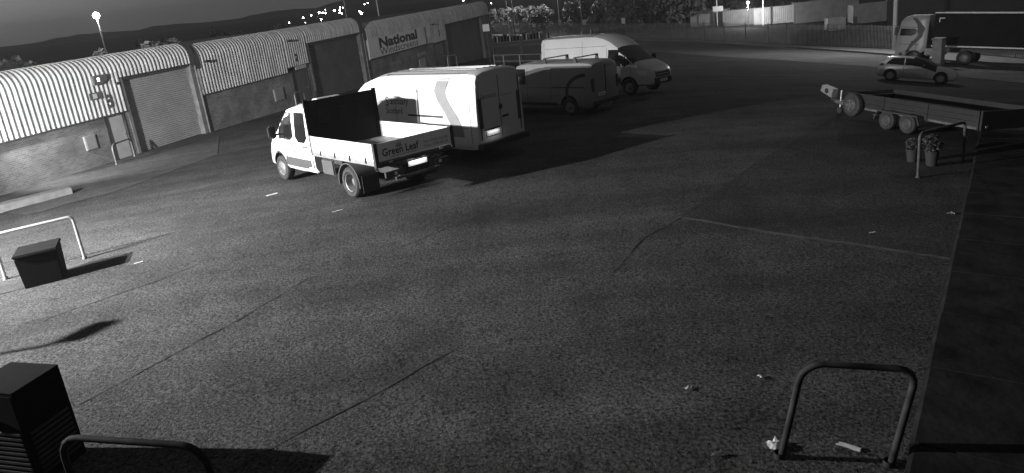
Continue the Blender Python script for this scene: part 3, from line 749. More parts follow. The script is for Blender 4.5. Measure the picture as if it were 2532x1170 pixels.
# chassis and tipping body
ch = MB()
for s in (1, -1): ch.box((-1.35, s * .42 - .05, .55), (2.4, s * .42 + .05, .78))
for x in (-1.3, -.6, .4, 1.2): ch.box((x, -.37, .58), (x + .1, .37, .74))
ch.tube([(0, -.7, .36), (0, .7, .36)], .07, 8); ch.box((-.25, -.2, .3), (.25, .2, .55))
ch.obj('chassis', dark_m, tip)
x0b, x1b, zb_, zt_ = -1.41, 1.70, 1.0, 1.4
MB().box((x0b + .03, -1.02, .9), (x1b, 1.02, .985)).obj('bed_floor', dull_m, tip)
for s in (1, -1):
    ds = MB(); y = s * 1.03
    for x in (x0b + .02, x1b - .07): ds.box((x, y - .02, .93), (x + .05, y + .02, zt_ + .01))
    ds.box((x0b + .08, y - .022, .9), (x1b - .08, y + .022, .985)); d_ = ds.obj('dropside', steel_m, tip)
    for k in range(4): MB().box((x0b + .075, y - .014, .99 + k * .1025), (x1b - .075, y + .016, .99 + k * .1025 + .099)).obj('plank', alu_m, d_, bevel=.004)
    for k in range(4): MB().cbox((x0b + .45 + k * .72, y + s * .03, 1.0), (.035, .03, .13)).obj('latch', dark_m, tip)
    mg = MB(); pa = [(.50 * math.cos(R_(a)), .36 + .50 * math.sin(R_(a))) for a in range(-8, 189, 14)]
    vs = [(x, y_, z) for x, z in pa for y_ in (s * .58, s * 1.05)]; pb = [(.475 * math.cos(R_(a)), .36 + .475 * math.sin(R_(a))) for a in range(-8, 189, 14)]
    vs2 = [(x, y_, z) for x, z in pb for y_ in (s * .58, s * 1.05)]; k = len(pa)
    mg.add(vs + vs2, [(2 * i, 2 * i + 1, 2 * i + 3, 2 * i + 2) for i in range(k - 1)] + [(2 * k + 2 * i, 2 * k + 2 * i + 1, 2 * k + 2 * i + 3, 2 * k + 2 * i + 2) for i in range(k - 1)] + [(2 * i + 1, 2 * k + 2 * i + 1, 2 * k + 2 * i + 3, 2 * i + 3) for i in range(k - 1)])
    mg.obj('mudguard', mat('mudguard_plastic', .09, .4), tip, 40)
    lc = MB().box((-1.43, s * .68 - .2, .60), (-1.36, s * .68 + .2, .73)).obj('tail_lamp', dark_m, tip, bevel=.01)
    MB().cbox((-1.435, s * .62, .665), (.012, .07, .07)).obj('reflector', lens_m, lc)
    MB().cbox((-1.43, s * .7, .95), (.02, .09, .035)).obj('marker_lamp', lens_m, tip)
    MB().box((.75, s * .98 - .03, .45), (1.35, s * .98 + .03, .85)).obj('tool_box', mat('toolbox_plastic', .08, .45), tip, bevel=.03)
    MB().box((-.62, s * .82 - .22, .2), (-.605, s * .82 + .22, .6)).obj('mud_flap', black_m, tip)
tb = MB().box((x0b - .02, -1.02, zb_), (x0b + .02, 1.02, zt_)).obj('tailboard', mat('tailboard_paint', .78, .4, var=.05), tip, bevel=.006)
for s in (1, -1): MB().box((x0b - .035, s * 1.05 - .045, .88), (x0b + .05, s * 1.05 + .045, zt_ + .02)).obj('corner_post', dark_m, tip)
tbf = lambda y0, z0: (lambda a, b: (x0b - .026, y0 - a, z0 + b))
letters('lettering', 'Green Leaf', .24, tbf(.9, 1.1), ink_m, tb, width=.98, bold=.004)
letters('lettering', 'LANDSCAPERS', .06, tbf(.72, 1.035), ink2_m, tb, width=.72)
letters('lettering', 'Mob: 07592 052 696', .085, tbf(-.22, 1.17), ink2_m, tb, width=.7)
letters('lettering', 'Mobile: 07785 280 235', .085, tbf(-.22, 1.07), ink2_m, tb, width=.7)
leaf_logo(lambda a, b: (x0b - .027, .45 - a, 1.22 + b * .8), tb)
hb = MB()
for s in (1, -1): hb.box((x1b, s * .99 - .05, .9), (x1b + .06, s * .99 + .05, 2.3))
hb.box((x1b, -.94, 2.2), (x1b + .058, .94, 2.26)); hb.box((x1b, -.94, 1.52), (x1b + .058, .94, 1.58))
hb_m = mat('headboard_black', .009, .8, spec=.1)
hbo = hb.obj('headboard', hb_m, tip)
MB().box((x1b + .015, -.94, .95), (x1b + .04, .94, 2.2)).obj('solid_panel', hb_m, hbo)
for y_ in (-.55, 0., .55):
    ms = MB()
    for k in range(6): ms.box((x1b - .002, y_ - .13 + k * .05, 1.66), (x1b + .013, y_ - .118 + k * .05, 1.98))
    for k in range(7): ms.box((x1b - .004, y_ - .14, 1.67 + k * .05), (x1b + .012, y_ + .14, 1.68 + k * .05))
    ms.obj('mesh_guard', mat('mesh_black', .02, .7, spec=.2), hbo)
MB().box((x1b + .045, -.75, 1.62), (x1b + .05, .75, 2.1)).obj('cab_back_window', glass_m, tip)
MB().box((-1.42, -1.0, .86), (-1.36, 1.0, .93)).obj('rear_cross_member', dark_m, tip)
MB().box((-1.4, -.6, .5), (-1.34, .6, .56)).obj('under_run_bar', dark_m, tip)
num_plate(tip, (-1.42, .0, .78), .52, -1, .9)
stand(tip, -3.048, 16.281, 2.2857)

# the signwritten panel van --------------------------------------------------------------------------
van = thing('panel_van', 'white high roof panel van with grey wave stripe and Sanctuary Scotland lettering', 'van')
VB = transit(van, 6.6, 2.5, whitev_m, 1.65, 5.5, lampp=.4)
VB.text('lettering', 'S', 3.62, 1.55, .4, 1, van, mat('mid_lettering', .1, .6), bold=.004)
VB.text('lettering', 'anctuary', 3.38, 1.6, .27, 1, van, ink_m, width=.78, bold=.004)
VB.text('lettering', 'Scotland', 3.6, 1.33, .25, 1, van, ink_m, width=.72, bold=.002)
VB.panel('wave_stripe', [(1.5, 2.0), (1.42, 1.75), (1.15, 1.4), (.95, 1.05), (.88, .74), (.46, .74), (.5, 1.0), (.66, 1.3), (.92, 1.62), (1.06, 1.85), (1.06, 2.0)], 1, gred_m, van, .007, 2)
VB.panel('wave_stripe', [(1.5, 2.0), (1.06, 2.0), (1.0, 2.15), (.86, 2.32), (1.3, 2.32), (1.42, 2.18)], 1, gred_m, van, .007, 2)
letters('lettering', 'Sanctuary', .2, lambda a, b: (-.012, .74 - a, 1.72 + b), ink2_m, van, width=.62)
letters('lettering', 'sanctuary.co.uk', .08, lambda a, b: (-.012, -.08 - a, 1.7 + b), ink2_m, van, width=.5)
em = MB(); em.v = []; n_ = 14
em.add([(-.012, -.02 + .08 * math.cos(2 * math.pi * k / n_), 1.42 + .08 * math.sin(2 * math.pi * k / n_)) for k in range(n_)], [tuple(range(n_))]); em.obj('badge', ink_m, van)
stand(van, -.139, 18.396, 2.4181)

# small van in its shadow ----------------------------------------------------------------------------
sv = thing('panel_van', 'small dark panel van with roof bars and a ring emblem, in the big van\'s shadow', 'van')
L2, H2 = 4.9, 1.94
SVB = Body([(-.02, .34, 1.72, .9), (.03, .32, 1.86, .93), (.16, .3, H2 - .02, .945), (.5, .3, H2, .95), (3.0, .3, H2, .95), (3.4, .3, H2 - .08, .945), (3.7, .3, 1.72, .94), (4.05, .3, 1.4, .93), (4.35, .3, 1.12, .92), (4.65, .3, 1.0, .86), (4.85, .34, .8, .74), (L2, .36, .7, .66)], VAN_RING)
sv_m = mat('silver_van_paint', .22, .35, var=.06, scale=1.)
SVB.build(sv, sv_m, [(.98, .38, .95), (4.0, .38, .95)], lambda x, k: 3.38 < x < 4.1 and k >= 5)
for x in (.98, 4.0):
    for s in (1, -1): wheel(sv, x, s * .83, .32, .2, 'steel')
for s in (1, -1):
    SVB.panel('cab_window', [(4.0, 1.12), (3.55, 1.62), (3.4, 1.7), (2.95, 1.7), (2.92, 1.12)], s, glass_m, sv)
    for pts in ([(2.85, .5), (2.85, 1.75)], [(1.75, .5), (1.75, 1.75)], [(.05, 1.0), (4.0, 1.0)], [(3.95, .55), (3.95, 1.1)]): SVB.line('shut_line', pts, s, sv, .014)
    SVB.line('sliding_rail', [(1.7, 1.02), (.3, 1.02)], s, sv, .035)
    SVB.line('ring_emblem', [(.2 + .85 * math.cos(R_(a)), .86 + .6 * math.sin(R_(a))) for a in range(86, -44, -6)], s, sv, .13, ink_m)
    mirror(sv, 3.9, s * .93, 1.1)
    MB().box((-.05, s * .84 - .07, .85), (.05, s * .84 + .07, 1.32)).obj('tail_lamp', mat('tail_lamp_plastic', .06), sv, bevel=.02)
    SVB.panel('sill_strip', [(1.5, .36), (1.5, .46), (3.5, .46), (3.5, .36)], s, black_m, sv, .01)
for x in (.75, 2.1):
    rb = MB().box((x - .035, -.8, H2 + .1), (x + .035, .8, H2 + .135)).obj('roof_bar', black_m, sv)
    for s in (1, -1): MB().prism([(x - .08, H2 - .1), (x + .08, H2 - .1), (x + .045, H2 + .1), (x - .045, H2 + .1)], s * .74 - .03, s * .74 + .03).obj('bar_foot', black_m, rb)
MB().box((-.12, -.88, .34), (.04, .88, .5)).obj('rear_bumper', black_m, sv, bevel=.03)
for s in (-1,): MB().box((-.045, -.005, .6), (.0, .005, 1.75)).obj('door_gap', black_m, sv)
num_plate(sv, (-.05, .3, .72), .5, -1, 0., True)
MB().lathe_z([(0, .03), (.02, .03), (.03, .0), (.02, -.03), (0, -.03)], (-.2, 0, .36), 10).obj('tow_ball', bright_m, sv, 60)
stand(sv, 3.72, 24.75, 2.44)

# high roof van facing right ---------------------------------------------------------------------------
v4 = thing('panel_van', 'tall white panel van facing right, parked behind the small van', 'van')
TB4 = transit(v4, 5.9, 2.62, mat('white_van_paint_dull', .45, .35, var=.06, scale=1.), .95, 4.85, bars=True)
TB4.panel('light_sliver', [(5.25, 1.13), (4.45, 1.22), (4.45, 1.32), (5.25, 1.24)], -1, mat('light_sliver_paint', .95, .25), v4, .015, 2)  # pale panel painted as a sliver of light across the wing
MB().cbox((2.2, .1, 2.72), (.1, .1, .22)).obj('roof_beacon', dark_m, v4, bevel=.02)
MB().lathe_z([(0, .2), (.05, .18), (.06, 0), (0, 0)], (1.5, .3, 2.6), 10).obj('roof_vent', dark_m, v4)
fx, fy = 6.78, 28.6; ya = -.79
stand(v4, fx - 5.9 * math.cos(ya), fy - 5.9 * math.sin(ya), ya)

# hatchback --------------------------------------------------------------------------------------------
car = thing('hatchback_car', 'grey hatchback with bright alloy wheels parked by the roadside on the right', 'car')
CB = Body([(-.74, .34, .82, .62), (-.70, .28, 1.0, .76), (-.55, .24, 1.14, .84), (-.36, .22, 1.36, .87), (-.1, .2, 1.43, .885), (.5, .2, 1.46, .89), (1.1, .2, 1.45, .89), (1.5, .2, 1.38, .89), (1.95, .2, 1.16, .89), (2.3, .2, .98, .885), (2.8, .2, .9, .86), (3.1, .22, .8, .78), (3.26, .26, .66, .62), (3.3, .3, .58, .5)], CAR_RING)
car_m = mat('grey_car_paint', .5, .28, .25, var=.05, scale=1., spec=.6)
CB.build(car, car_m, [(0., .36, .89), (2.58, .36, .89)], lambda x, k: (1.2 < x < 2.25 and k >= 4) or (-.62 < x < -.3 and k >= 5))
for x in (0., 2.58):
    for s in (1, -1): wheel(car, x, s * .78, .32, .2, 'alloy')
for s in (1, -1):
    CB.panel('side_window', [(-.3, .98), (-.22, 1.1), (0., 1.32), (.62, 1.38), (.64, .96)], s, glass_m, car, .012)
    CB.panel('side_window', [(.7, .96), (.68, 1.38), (1.25, 1.35), (1.75, 1.08), (1.88, .98)], s, glass_m, car, .012)
    for pts in ([(.66, .35), (.66, .95)], [(1.85, .35), (1.85, .95)]): CB.line('shut_line', pts, s, car, .014)
    CB.panel('door_handle', [(.75, .86), (.92, .86), (.92, .89), (.75, .89)], s, car_m, car, .03, 0)
    CB.panel('tail_lamp', [(-.68, .86), (-.42, .86), (-.44, 1.0), (-.6, 1.0)], s, mat('tail_lamp_plastic', .06), car, .012)
    CB.panel('headlamp', [(2.75, .68), (3.1, .62), (3.05, .74), (2.85, .8)], s, lens_m, car, .014)
    m_ = MB().cbox((1.7, s * .98, 1.02), (.12, .16, .12)).obj('mirror', black_m, car, bevel=.03)
MB().box((-.78, -.6, .3), (-.6, .6, .5)).obj('rear_bumper', black_m, car, bevel=.05)
num_plate(car, (-.76, 0, .62), .5, -1)
stand(car, 20.72, 35.84, -.708, .885)

# articulated lorry ------------------------------------------------------------------------------------
lor = thing('articulated_lorry', 'pale cab articulated lorry parked on the road at the right edge', 'lorry')
cab_m = mat('pale_lorry_paint', .3, .35, var=.08, scale=.7)
LB = Body([(-2.1, .9, 3.42, 1.2), (-2.04, .9, 3.5, 1.24), (-1.5, .55, 3.52, 1.25), (-.9, .35, 3.5, 1.25), (-.45, .33, 3.36, 1.25), (-.2, .33, 3.0, 1.24), (-.08, .34, 2.4, 1.2), (0, .36, 1.8, 1.14), (.02, .4, 1.1, 1.08)], CAB_RING)
LB.build(lor, cab_m, [(-1.35, .58, 1.25)], lambda x, k: -.21 < x < -.0 and k >= 4)
for x in (-1.35, -4.6, -9.5, -10.8):
    for s in (1, -1): wheel(lor, x, s * 1.05, .5, .34, 'steel')
for s in (1, -1):
    LB.panel('side_window', [(-.22, 1.98), (-.26, 2.5), (-1.25, 2.5), (-1.38, 2.35), (-1.3, 2.1), (-1.0, 1.98)], s, glass_m, lor)
    LB.line('shut_line', [(-1.42, .9), (-1.42, 2.6), (-.25, 2.62)], s, lor, .03); LB.line('shut_line', [(-.1, 1.35), (-1.6, 1.35)], s, lor, .03)
    mm_ = MB().cbox((.02, s * 1.42, 2.3), (.16, .14, .6)).obj('mirror', black_m, lor, bevel=.03)
    MB().tube([(-.1, s * 1.2, 2.62), (.2, s * 1.36, 2.72)], .04, 6).obj('sun_visor_arm', steel_m, lor)
    LB.panel('swoosh_stripe', [(-.95, 3.3), (-1.25, 3.3), (-1.9, 2.55), (-1.75, 1.9), (-1.2, 1.25), (-.9, .75), (-.75, .75), (-1.0, 1.4), (-1.5, 2.0), (-1.6, 2.5)], s, mat('dark_stripe', .04, .5), lor, .012, 2)
    LB.panel('step', [(-.55, .5), (-.3, .5), (-.3, .72), (-.55, .72)], s, black_m, lor, .01, 0)
    LB.panel('fuel_cap', [(-1.2, 1.45), (-1.05, 1.45), (-1.05, 1.6), (-1.2, 1.6)], s, black_m, lor, .01, 0)
    MB().box((-2.9, s * 1.05 - .2, .55), (-2.0, s * 1.05 + .15, 1.1)).obj('fuel_tank', dull_m, lor, bevel=.06)
    MB().cbox((-2.15, s * 1.26, 1.0), (.12, .02, .05)).obj('marker_lamp', lens_m, lor)
MB().box((-11.5, -.45, .85), (-1.0, .45, 1.1)).obj('chassis', dark_m, lor)
tr_ = MB().box((-12.6, -1.25, 1.25), (-2.45, 1.25, 3.66)).obj('trailer_box', mat('curtain_side', .016, .8, spec=.1, var=.2, scale=.8), lor, bevel=.02)
for s in (1, -1):
    MB().box((-12.6, s * 1.25 - .03, 3.62), (-2.43, s * 1.25 + .03, 3.7)).obj('roof_rail', mat('pale_rail', .7, .4), tr_)
    MB().box((-12.6, s * 1.25 - .03, 1.25), (-2.43, s * 1.25 + .03, 1.34)).obj('side_rail', mat('pale_rail', .7), tr_)
    pm_ = MB().box((-3.1, s * 1.256 - .01, 3.25), (-2.75, s * 1.256 + .01, 3.31)).box((-2.81, s * 1.256 - .012, 3.0), (-2.75, s * 1.256 + .012, 3.248)).obj('corner_mark', mat('pale_rail', .7), tr_)
stand(lor, 30.9, 52.6, 2.3)

# flat-bed plant trailer --------------------------------------------------------------------------------
tl = thing('plant_trailer', 'twin axle flat trailer with boarded sides and a spare wheel, by the right wall', 'trailer')
board_m = mat('trailer_board', .023, .6, .1, var=.2, scale=3.)
MB().box((-2.3, -.86, .40), (2.2, .86, .46)).obj('bed_floor', mat('trailer_deck', .1, .7, var=.3), tl)
for s in (1, -1):
    d_ = MB()
    for x in (-2.3, -.8, .7, 2.16): d_.box((x, s * .87 - .012, .40), (x + .05, s * .87 + .02, .86))
    dd = d_.obj('side', board_m, tl)
    for k in range(3): MB().box((-2.3, s * .86 - .01, .46 + k * .135), (2.2, s * .86 + .012, .46 + k * .135 + .125)).obj('plank', board_m, dd, bevel=.005)
    for x in (.36, -.36): wheel(tl, x, s * 1.0, .27, .18, 'steel', mat('trailer_rim', .06, .7, .1))
    mg = MB().prism([(-.78, .28), (-.68, .52), (.68, .52), (.82, .24), (.79, .23), (.66, .49), (-.66, .49), (-.75, .27)], s * .89, s * 1.1).obj('mudguard', dark_m, tl)
    MB().cbox((.765, s * .995, .36), (.13, .2, .012)).obj('mudguard_edge', steel_m, tl)
    MB().cbox((-2.34, s * .74, .48), (.03, .16, .08)).obj('tail_lamp', mat('tail_lamp_plastic', .06), tl)
    MB().cbox((-2.36, s * .7, .48), (.012, .05, .05)).obj('reflector', lens_m, tl)
    MB().tube([(2.2, s * .5, .36), (3.6, s * .06, .36)], .05, 6).obj('drawbar', mat('trailer_galvanised', .16, .6, .3), tl)
fb = MB()
for y in (-.86, .82): fb.box((2.2, y, .40), (2.24, y + .04, .88))
fbo = fb.obj('headboard', board_m, tl)
for k in range(3): MB().box((2.205, -.82, .46 + k * .135), (2.23, .82, .46 + k * .135 + .125)).obj('plank', board_m, fbo, bevel=.005)
MB().box((-2.36, -.86, .40), (-2.31, .86, .86)).obj('tail_ramp', board_m, tl)
MB().tube([(3.5, 0, .38), (3.85, 0, .40)], .06, 8).obj('hitch_coupling', dark_m, tl)
MB().tube([(3.3, .12, .02), (3.3, .12, .75)], .03, 8).obj('jockey_post', steel_m, tl, 40)
MB().lathe_y([(0, -.04), (.1, -.04), (.11, 0), (.1, .04), (0, .04)], (3.3, .12, .11), 16).obj('jockey_wheel', rub_m, tl, 40)
MB().box((2.32, -.3, .38), (2.6, .25, .62)).obj('hitch_locker', dark_m, tl, bevel=.02)
hp = MB().prism([(3.78, .46), (4.32, .62), (4.25, .84), (3.72, .74)], -.1, .1).obj('hitch_lock', mat('hitch_lock_paint', .2, .5), tl)
MB().lathe_y([(0, .0), (.085, .0), (.085, .01)], (4.02, .102, .66), 16).obj('lock_hole', black_m, hp)
stand(tl, 11.62, 18.3, 1.80)
# spare wheel carried on the near side board
sw = wheel(tl, 1.75, .99, .34, .2, 'front', rim_mat=MATS['trailer_rim'])
sw.name = 'spare_wheel'; sw.location.z = .18
for c_ in sw.children: pass

# ------------------------------------------------------------------ palisade fence, gate posts and signs along the road
fence = thing('palisade_fence', 'long grey palisade fence running behind the road', 'fence', (FENCE[0][0], FENCE[0][1], gcl(*FENCE[0])))
ox, oy, oz = fence.location
pal = MB(); acc = 0.
FH = 2.38
def fl(pt, z): return (pt[0] - ox, pt[1] - oy, gcl(*pt) + z - oz)
for (xa, ya_), (xb, yb) in zip(FENCE, FENCE[1:]):
    L = math.hypot(xb - xa, yb - ya_); d = Vector(((xb - xa) / L, (yb - ya_) / L, 0)); nn = Vector((-d.y, d.x, 0))
    t = 0.
    while t < L:
        p = (xa + d.x * t, ya_ + d.y * t); c = Vector(fl(p, 0)); h = FH + random.uniform(-.02, .02); hw = .036
        vs = []
        for z, s_ in ((.22, 1), (h - .1, 1), (h, .05)):
            vs += [c + d * hw * s_ * sg + nn * (.012 if sg == 0 else 0) + Vector((0, 0, z)) for sg in (-1, 0, 1)]
        pal.add(vs, [(0, 1, 4, 3), (1, 2, 5, 4), (3, 4, 7, 6), (4, 5, 8, 7)])
        t += .155
    n = max(1, round(L / 2.75))
    for k in range(n):
        a = (xa + d.x * L * k / n, ya_ + d.y * L * k / n); b = (xa + d.x * L * (k + 1) / n, ya_ + d.y * L * (k + 1) / n)
        po = Vector(fl(a, 0)) - nn * .08 * (1 if nn.x > 0 else -1) * -1
        MB().box((po.x - .05, po.y - .05, po.z - .2), (po.x + .05, po.y + .05, po.z + FH + .02)).obj('post', dark_m, fence)
        for z in (.55, 1.95):
            A_, B_ = Vector(fl(a, z)) + nn * .03, Vector(fl(b, z)) + nn * .03
            MB().tube([A_, B_], .025, 4).obj('rail', dull_m, fence)
po_ = pal.obj('pales', mat('palisade_steel', .3, .6, .1, var=.2, scale=2.), fence); po_['kind'] = 'stuff'

def post_lamp(name, label, x, y, h, r=.07, head=None, power=0., arm=(0, 0), mt=None, emit=0., z0=None, hr=.22, group=None, cone=0, aim=(0, 0, -1)):
    zb = gcl(x, y) if z0 is None else z0
    t = thing(name, label, 'street lamp', (x, y, zb), 0, group)
    MB().tube([(0, 0, -.3), (0, 0, h * .5), (0, 0, h)] + ([(arm[0], arm[1], h + .2)] if arm != (0, 0) else []), [r, r * .85, r * .7] + ([r * .5] if arm != (0, 0) else []), 8).obj('column', mt or steel_m, t, 40)
    if emit:
        MB().lathe_z([(0, hr), (hr * .7, hr * .7), (hr, 0), (hr * .7, -hr * .7), (0, -hr)], (arm[0], arm[1], h + .2), 12).obj('lantern', mat('lantern_%d' % int(emit), .9, .3, emit=emit), t, 60)
    else:
        MB().cbox((arm[0], arm[1], h + .2), (.5, .25, .14)).obj('lantern', dull_m, t, bevel=.04)
    if power:
        l = bpy.data.objects.new('lamp_light', lamp_data('lamp_light', 'SPOT' if cone else 'POINT', power, .15, cone=R_(cone or 90))); COL.objects.link(l); l.parent = t; l.location = (arm[0], arm[1], h - .25)
        if cone: l.rotation_euler = Vector(aim).to_track_quat('-Z', 'Y').to_euler()
    return t
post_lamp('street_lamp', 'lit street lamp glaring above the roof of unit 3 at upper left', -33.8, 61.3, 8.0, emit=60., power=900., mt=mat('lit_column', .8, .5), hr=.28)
post_lamp('lamp_column', 'slim dark column rising above the second unit, left of the bright pole', -19.2, 93.0, 12., r=.09, mt=steel_m)
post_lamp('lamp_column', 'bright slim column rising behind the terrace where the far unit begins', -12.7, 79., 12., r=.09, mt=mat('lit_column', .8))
post_lamp('street_lamp', 'smaller of the two lit lamps among the bushes behind the fence', 2.6, 126., 9.2, emit=60., power=3500., hr=.36)
post_lamp('street_lamp', 'larger of the two lit lamps among the bushes behind the fence', 11.6, 124., 8.6, emit=80., power=7000., hr=.5)
post_lamp('lamp_column', 'plain steel column crossing the hedge left of the large lit lamp', 3.3, 118., 13., r=.12, mt=dull_m)
post_lamp('street_lamp', 'lamp post on the pavement left of the lorry, its head above the picture', 36.3, 62.6, 13., r=.2, power=7200., arm=(-3.2, -1.8), cone=150, aim=(-.5, -.45, -1.), mt=mat('grey_column', .32, .6))
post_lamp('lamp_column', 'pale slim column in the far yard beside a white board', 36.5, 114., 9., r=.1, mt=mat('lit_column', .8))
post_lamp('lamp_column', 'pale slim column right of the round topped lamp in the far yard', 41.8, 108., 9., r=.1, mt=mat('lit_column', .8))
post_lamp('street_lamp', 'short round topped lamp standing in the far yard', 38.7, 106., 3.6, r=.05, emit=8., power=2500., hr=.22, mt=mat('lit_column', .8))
post_lamp('lamp_column', 'dark slim column among the trees over the fence', 14.8, 118., 9., r=.08, mt=dull_m)
for i, (x, y, z, r, e) in enumerate([(-64.7, 224.8, 5, .3, 25), (-75.8, 284, 5, .45, 40), (-53.8, 202.9, 5, .22, 8), (-83, 325.6, 5, .45, 40), (-96, 394.5, 5, .8, 60), (-86.3, 361.8, 5, .5, 40), (-79, 336.8, 5, .5, 40), (-119.8, 512.2, 5, .6, 15), (-86.8, 392.5, 5, .75, 60),
                               (-113.3, 532, 5, .8, 40), (-80.8, 377.4, 5, .6, 40), (-64.2, 299.1, 5, .5, 40), (-108.4, 518.8, 5, .6, 20), (-58.4, 275.9, 5, .4, 15), (-52.9, 283.1, 5, .4, 25), (-46.1, 249.7, 5, .55, 60), (-105.8, 594.6, 5, .8, 25), (-119.1, 687.7, 5, .9, 30), (-53.2, 219.6, 5, .42, 60), (-12.4, 317.7, 5, .45, 60), (-.1, 235.9, 5, .3, 15), (-56.4, 196, 5, .2, 15)]):
    post_lamp('distant_lamp', 'tiny lit lamp far off in the town beyond the terrace roofs', x, y, z, r=.1, emit=float(e), hr=r * .6, group='distant town lamps', mt=dull_m)

# ------------------------------------------------------------------ trees and bushes
leaf_ms = [mat('leaf_%d' % i, v, .6, var=.35, scale=3.) for i, v in enumerate((.14, .18, .22))]
bark_m = mat('bark', .06, .9, var=.3)
def crown_mesh(n, seed, lumps, ls=1.):
    rnd = random.Random(seed); m = MB()
    for _ in range(n):
        c, rad = rnd.choice(lumps)
        while True:
            v = Vector((rnd.uniform(-1, 1), rnd.uniform(-1, 1), rnd.uniform(-1, 1)))
            if .25 < v.length < 1: break
        v = v * (.55 + .45 * v.length) if v.length < .6 else v
        p = Vector(c) + Vector((v.x * rad[0], v.y * rad[1], v.z * rad[2]))
        a = Vector((rnd.gauss(0, 1), rnd.gauss(0, 1), rnd.gauss(0, 1))).normalized(); b = a.cross(Vector((rnd.gauss(0, 1), rnd.gauss(0, 1), rnd.gauss(0, 1)))).normalized()
        s = rnd.uniform(.16, .34) * ls
        m.add([p - a * s, p + b * s * .6, p + a * s * 1.1, p - b * s * .6], [(0, 1, 2, 3)])
    return m
def lumps_for(seed, w_, h):
    rnd = random.Random(seed); return [((rnd.uniform(-.6, .6) * w_, rnd.uniform(-.5, .5) * w_, h * rnd.uniform(.15, .92)), (w_ * rnd.uniform(.1, .3), w_ * rnd.uniform(.1, .3), h * rnd.uniform(.06, .2))) for _ in range(34)]
protos = []
for i in range(4):
    lp = lumps_for(40 + i, 2.9, 4.6)
    cm_ = crown_mesh(3000, 11 + i, lp)
    me = bpy.data.meshes.new('crown'); me.from_pydata(cm_.v, [], cm_.f); me.materials.append(leaf_ms[i % 3])
    tm = MB().tube([(0, 0, -.5), (.05, .03, 1.2), (-.06, .02, 2.4), (0, 0, 3.6)], [.16, .12, .09, .04], 7)
    for c, rd in lp[:5]: tm.tube([(0, 0, 1.1), ((c[0]) * .5, c[1] * .5, 1.1 + (c[2] - 1.1) * .6), c], [.06, .045, .015], 5)
    tme = bpy.data.meshes.new('trunk'); tme.from_pydata(tm.v, [], tm.f); tme.materials.append(bark_m)
    protos.append((me, tme))
def tree(label, x, y, s, k, group, zs=1.):
    t = thing('bushy_tree', label, 'tree', (x, y, gcl(x, y)), random.uniform(0, 6.28), group); t.scale = (s, s, s * zs)
    for nm, me in zip(('crown', 'trunk'), protos[k]):
        o = bpy.data.objects.new(nm, me); COL.objects.link(o); o.parent = t
TREES = [(-4.5, 134, 1.0, 0, 'dark bush at the left end of the hedge beside the far unit'), (0, 133.5, 1.0, 1, 'dark bush under the smaller lit lamp'), (4.8, 131.5, 1.05, 2, 'dark bush between the two lit lamps'),
         (8.5, 128, 1.1, 3, 'leafy bush just left of the larger lit lamp'), (14.5, 124, 1.25, 0, 'leafy tree just right of the larger lit lamp'), (18.5, 121, 1.2, 1, 'leafy tree over the fence, second right of the larger lit lamp'),
         (22, 119, 1.3, 2, 'pale leafy tree over the fence left of the dark column'), (26, 116, 1.45, 3, 'broad leafy tree over the middle of the fence'), (29.5, 117, 1.6, 0, 'tall leafy tree over the middle of the fence'),
         (33.5, 121, 1.5, 1, 'tall pale tree standing left of the far yard'), (40, 133, 1.7, 2, 'dark tree behind the far yard, left one'), (46, 131, 1.7, 3, 'dark tree behind the far yard, middle one'), (53, 129, 1.6, 0, 'dark tree behind the far yard containers'), (60, 126, 1.6, 1, 'pale tree behind the right end of the far yard')]
for x, y, s, k, lb in TREES: tree(lb, x, y, s, k, 'trees behind the fence')
for i, (x, y, s, lb) in enumerate([(-36, 62, 1.1, 'scrubby tree showing over the roof of unit 3'), (-32, 66, 1.15, 'smaller scrub tree over the roof of unit 3'), (-42, 58, 1.2, 'tree at the far left beyond the roof of unit 3'),
                                   (-40, 84, 1.25, 'dark tree over the roof where the second unit begins'), (-36, 95, 1.25, 'dark tree over the middle of the second unit\'s roof'), (-30, 104, 1.2, 'dark tree over the right half of the second unit\'s roof')]):
    tree(lb, x, y, s, i % 4, 'trees behind the terrace')

# CCTV post near the floodlight mast, just past the left edge: its shadow falls across the yard
cp_ = thing('camera_post', 'slim post with a bullet camera near the left edge of the yard', 'camera', (-11.8, 8.62, gcl(-11.8, 8.62)))
ph = 2.74 - gcl(-11.8, 8.62)
MB().tube([(0, 0, -.2), (0, 0, ph), (.12, .08, ph + .05)], .022, 8).obj('post', dull_m, cp_, 40)
MB().tube([(.14, .04, ph), (.26, .24, ph - .02)], .06, 12).obj('camera_housing', white_m, cp_, 40)

# ------------------------------------------------------------------ the far yard behind the fence
cont_ms = [mat('container_%d' % i, v, .6, var=.15, scale=1.) for i, v in enumerate((.32, .5, .22, .75))]
def container(label, x, y, rz, L, H, W, mi, name='shipping_container', cat='container', dz=0.):
    t = thing(name, label, cat, (x, y, gcl(x, y) + dz), rz, 'containers and cabins in the far yard')
    m = MB(); n = int(L / .28); cols = []
    for k in range(n):
        for dx, dy in ((0, 0), (.1, 0), (.14, .05), (.24, .05)): cols.append((k * .28 + dx, dy))
    m.add([(x_, -W / 2 + dy, z) for x_, dy in cols for z in (.12, H - .08)], [(2 * i, 2 * i + 2, 2 * i + 3, 2 * i + 1) for i in range(len(cols) - 1)])
    m.box((0, -W / 2 + .06, .1), (L - .06, W / 2, H - .05)); m.obj('wall', cont_ms[mi], t)
    fr = MB()
    for X in (-.06, L - .06):
        for Y in (-W / 2, W / 2 - .1): fr.box((X, Y - .01, 0), (X + .12, Y + .1, H))
    fr.box((.07, -W / 2 - .012, H - .1), (L - .07, -W / 2 + .07, H + .01)); fr.box((.07, -W / 2 - .012, 0), (L - .07, -W / 2 + .07, .13)); fr.obj('frame', cont_ms[mi], t)
    return t
